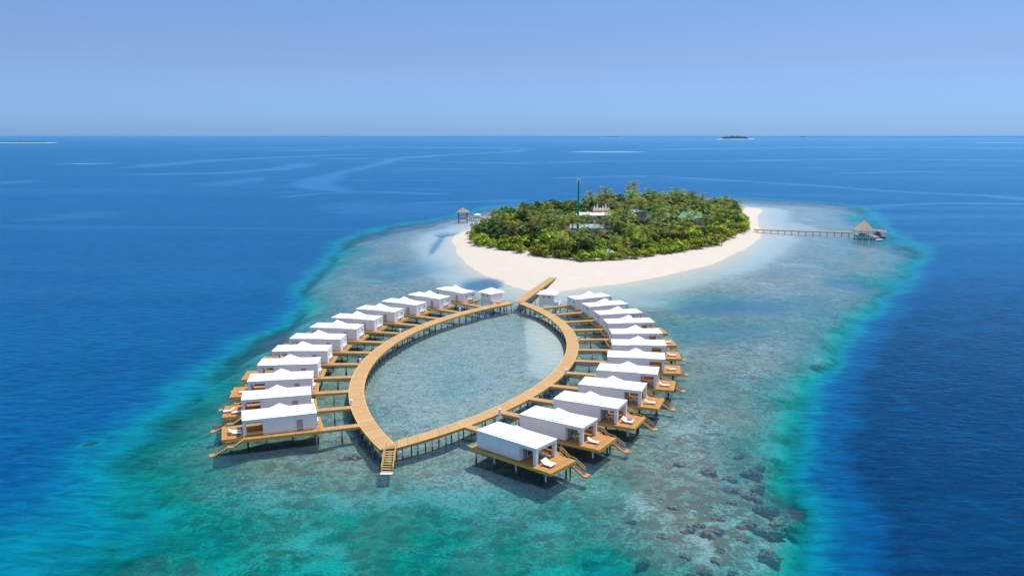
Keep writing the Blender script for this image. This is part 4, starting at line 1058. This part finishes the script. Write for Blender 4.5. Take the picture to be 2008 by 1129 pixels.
r = empty('boat_pavilion', (pc[0] + 1.0, pc[1], 0), R(-6)); tag(r, 'open pavilion with steep thatched pyramid roof at the right pier head', 'pavilion')
mb = MB(); mb.box(-4.4, 7.6, -4, 4, .7, 1.7); mb.build('platform', M['grey'], r)
mb = MB(); mb.box(-4.35, 7.55, -3.95, 3.95, 1.704, 1.78); mb.build('deck', M['jetty'], r)
mb = MB(); mb.hip(-5.0, 4.6, -4.6, 4.6, 4.9, 10.6); mb.box(-5.0, 4.6, -4.6, 4.6, 4.6, 4.9); mb.build('thatched_roof', M['thatch'], r)
for x in (-4.1, -.2, 3.7):
    for y in (-3.7, 3.7):
        mb = MB(); mb.box(x - .18, x + .18, y - .18, y + .18, 1.78, 4.6); mb.build('post', M['white'], r)
mb = MB()
for y in (-3.7,):
    mb.box(-4, 3.6, y - .06, y + .06, 2.75, 2.9); mb.box(-4, 3.6, y - .06, y + .06, 1.8, 1.95)
    for k in range(13): mb.box(-3.9 + k * .62, -3.75 + k * .62, y - .05, y + .05, 1.95, 2.75)
mb.build('railing', M['white'], r)
mb = MB(); mb.box(-2.5, 1.5, -1, 1, 1.78, 3.0); mb.box(-.8, 1.2, -1.4, -1.05, 1.8, 2.6); mb.build('counter', M['red'], r)
mb = MB()
for x in (-4, -.5, 3, 7):
    for y in (-3.5, 3.5): mb.tube((x, y, -5), (x, y, .7), .3, k=8)
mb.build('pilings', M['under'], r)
lx, ly = gp(1668.5, 455, 2.5)
t = empty('pier_lamp', (lx, ly - 1.0, 1.9)); tag(t, 'white globe lamp on a short post where the pier meets the pavilion', 'lamp')
mb = MB(); mb.tube((0, 0, 0), (0, 0, 2.6), .1); mb.build('post', M['white'], t)
me = blob_mesh('globe', 9, M['white']); o = bpy.data.objects.new('globe', me); C.objects.link(o); o.parent = t; o.location = (0, 0, 2.6); o.scale = (.55, .55, .8)

def hull(L, B_, H_, n=14):
    mb = MB(); vs = []; 
    for i in range(n + 1):
        f = i / n; x = -L / 2 + L * f; w = B_ / 2 * (1 - max(0, (f - .45) / .55) ** 2.2) * (0.86 + .14 * min(1, f * 4)); zt = H_ * (1 + .35 * f * f)
        w = max(w, .03)
        vs += [(x, -w, zt), (x, -w * .8, H_ * .25), (x, 0, -.3), (x, w * .8, H_ * .25), (x, w, zt)]
    fs = []
    for i in range(n):
        for j in range(4): a = i * 5 + j; fs.append((a, a + 5, a + 6, a + 1))
        a = i * 5; fs.append((a + 4, a + 9, a + 5, a))
    fs.append((0, 1, 2, 3, 4)); e = n * 5; fs.append((e + 4, e + 3, e + 2, e + 1, e))
    mb.add(vs, fs); return mb
bx, by = gp(1722, 464, .5)
t = empty('motor_boat', (bx, by, 0.1), R(100)); t.scale = (1.15, 1.15, 1.15); tag(t, 'dark hulled motor boat with white canopy moored beyond the right pavilion', 'boat')
hull(9, 3.4, 1.5).build('hull', M['navy'], t)
mb = MB(); mb.box(-3.8, 1.6, -1.7, 1.7, 3.5, 3.7); mb.build('canopy', M['white'], t)
mb = MB(); mb.box(-3.3, .8, -1.3, 1.3, 3.72, 3.85); mb.build('canopy_top', M['red'], t)
mb = MB()
for x in (-3.6, 1.4):
    for y in (-1.5, 1.5): mb.tube((x, y, 1.3), (x, y, 3.5), .08)
mb.build('canopy_posts', M['white'], t)
mb = MB(); mb.box(-1.6, 1.2, -.9, .9, 1.4, 2.6); mb.build('cabin', M['stair'], t)
mb = MB(); mb.box(-4.6, -4.2, -1.5, 1.5, .8, 3.0); mb.build('transom', M['white'], t)
dx, dy = gp(1720, 470, .2)
t = hull(4.4, 1.7, .7).build('dinghy', M['lounge']); t.location = (dx, dy - 3, 0.05); t.rotation_euler = (0, 0, R(8)); tag(t, 'small white dinghy floating in front of the dark motor boat', 'boat')

pa, pb = gp(962, 428.5, 1.8), gp(918, 425.5, 1.8)
pier('left_pier', 'timber pier running left from the island behind the palms', pa, pb, 3.0, 2.2, 2, M['walk'], 5).name = 'short_pier'
kx, ky = gp(907.5, 428.5, 2.0)
r = empty('thatched_gazebo', (kx, ky, 0)); tag(r, 'small gazebo with red brown thatched roof at the end of the left pier', 'gazebo')
mb = MB(); mb.box(-3.2, 4.2, -2.8, 2.8, 1.85, 2.2); mb.build('platform', M['fascia'], r)
mb = MB(); mb.hip(-4.0, 4.0, -3.6, 3.6, 6.4, 9.4); mb.box(-4.0, 4.0, -3.6, 3.6, 6.15, 6.4); mb.build('thatched_roof', M['thatchb'], r)
for x in (-2.9, 2.9):
    for y in (-2.5, 2.5):
        mb = MB(); mb.tube((x, y, -4), (x, y, 6.15), .16); mb.build('post', M['under'], r)
ux, uy = gp(936, 423.5, 3.0)
t = empty('parasol', (ux, uy, 2.2)); tag(t, 'low white parasol on the left pier', 'parasol')
mb = MB(); mb.tube((0, 0, 0), (0, 0, 2.0), .08); mb.build('pole', M['white'], t)
mb = MB(); mb.hip(-2.4, 2.4, -2, 2, 1.7, 2.6); mb.build('canopy', M['tent'], t)

# ------------------------------------------------------------------ islands on the horizon
def far_isle(x, y, wpx, hpx, lab, trees=True, seed=1):
    cx, cy = gp(x, y); w = abs(gp(x + wpx, y)[0] - cx); hh = hpx / 1575 * cy
    root = empty('distant_island', (cx, cy, 0)); tag(root, lab, 'island')
    r = np.random.RandomState(seed); mb = MB(); n = 28; vs = []
    for i in range(n + 1):
        f = -1 + 2 * i / n; yy = w * .35 * math.sqrt(max(0, 1 - f * f)) + 1
        vs += [(f * w * 1.15, -yy, 0.3), (f * w * 1.15, -yy * .6, hh * .16), (f * w * 1.15, yy * .6, hh * .16), (f * w * 1.15, yy, 0.3)]
    mb.add(vs, [(4 * i + j, 4 * i + 4 + j, 4 * i + 5 + j, 4 * i + 1 + j) for i in range(n) for j in range(3)]); mb.build('sand_bank', M['farsand'], root)
    if trees:
        mb = MB()
        for k in range(900):
            f = r.uniform(-.72, .72); yy = r.uniform(-.2, .2) * w; env = (1 - abs(f / .8) ** 3)
            z = hh * (.15 + .7 * env * r.rand() ** .6 * (.7 + .5 * math.sin(f * 9 + seed) ** 2)); s = hh * .16
            d = r.normal(size=3) * s; d2 = r.normal(size=3) * s; p = np.array([f * w, yy, z])
            mb.add([p - d, p - d2, p + d, p + d2], [(0, 1, 2, 3)])
        mb.build('tree_cover', M['leafg'], root)
M['farsand'] = M_plain('distant_sand', (0.62, 0.58, 0.5), 0.9)
far_isle(1441, 273.5, 34, 6, 'dark wooded island with pale sand ends, largest on the horizon', True, 3)
far_isle(50, 280.5, 55, 3, 'low flat strip of land on the horizon at the far left', True, 5)
far_isle(1200, 270.3, 20, 2.0, 'faint low island on the horizon above the green mast', True, 6)
far_isle(634, 270.3, 13, 2.0, 'tiny faint island on the horizon left of the middle', True, 7)
far_isle(1574, 270.3, 10, 2.0, 'tiny faint island on the horizon right of the dark wooded one', True, 8)

bpy.context.view_layer.update()

# ------------------------------------------------------------------ haze over the open sea
mb = MB(); mb.box(-160000, 160000, -2000, 310000, -25, 70)
hz = mb.build('haze', (lambda: None)() or M['white']); tag(hz, kind='stuff')
hm, hn = mat('sea_air'); hv = N(hn, 'ShaderNodeVolumePrincipled'); hv.inputs['Color'].default_value = (0.13, 0.50, 1.0, 1); hv.inputs['Density'].default_value = 0.000016
ho = N(hn, 'ShaderNodeOutputMaterial'); hn.links.new(hv.outputs[0], ho.inputs['Volume']); hz.data.materials.clear(); hz.data.materials.append(hm)
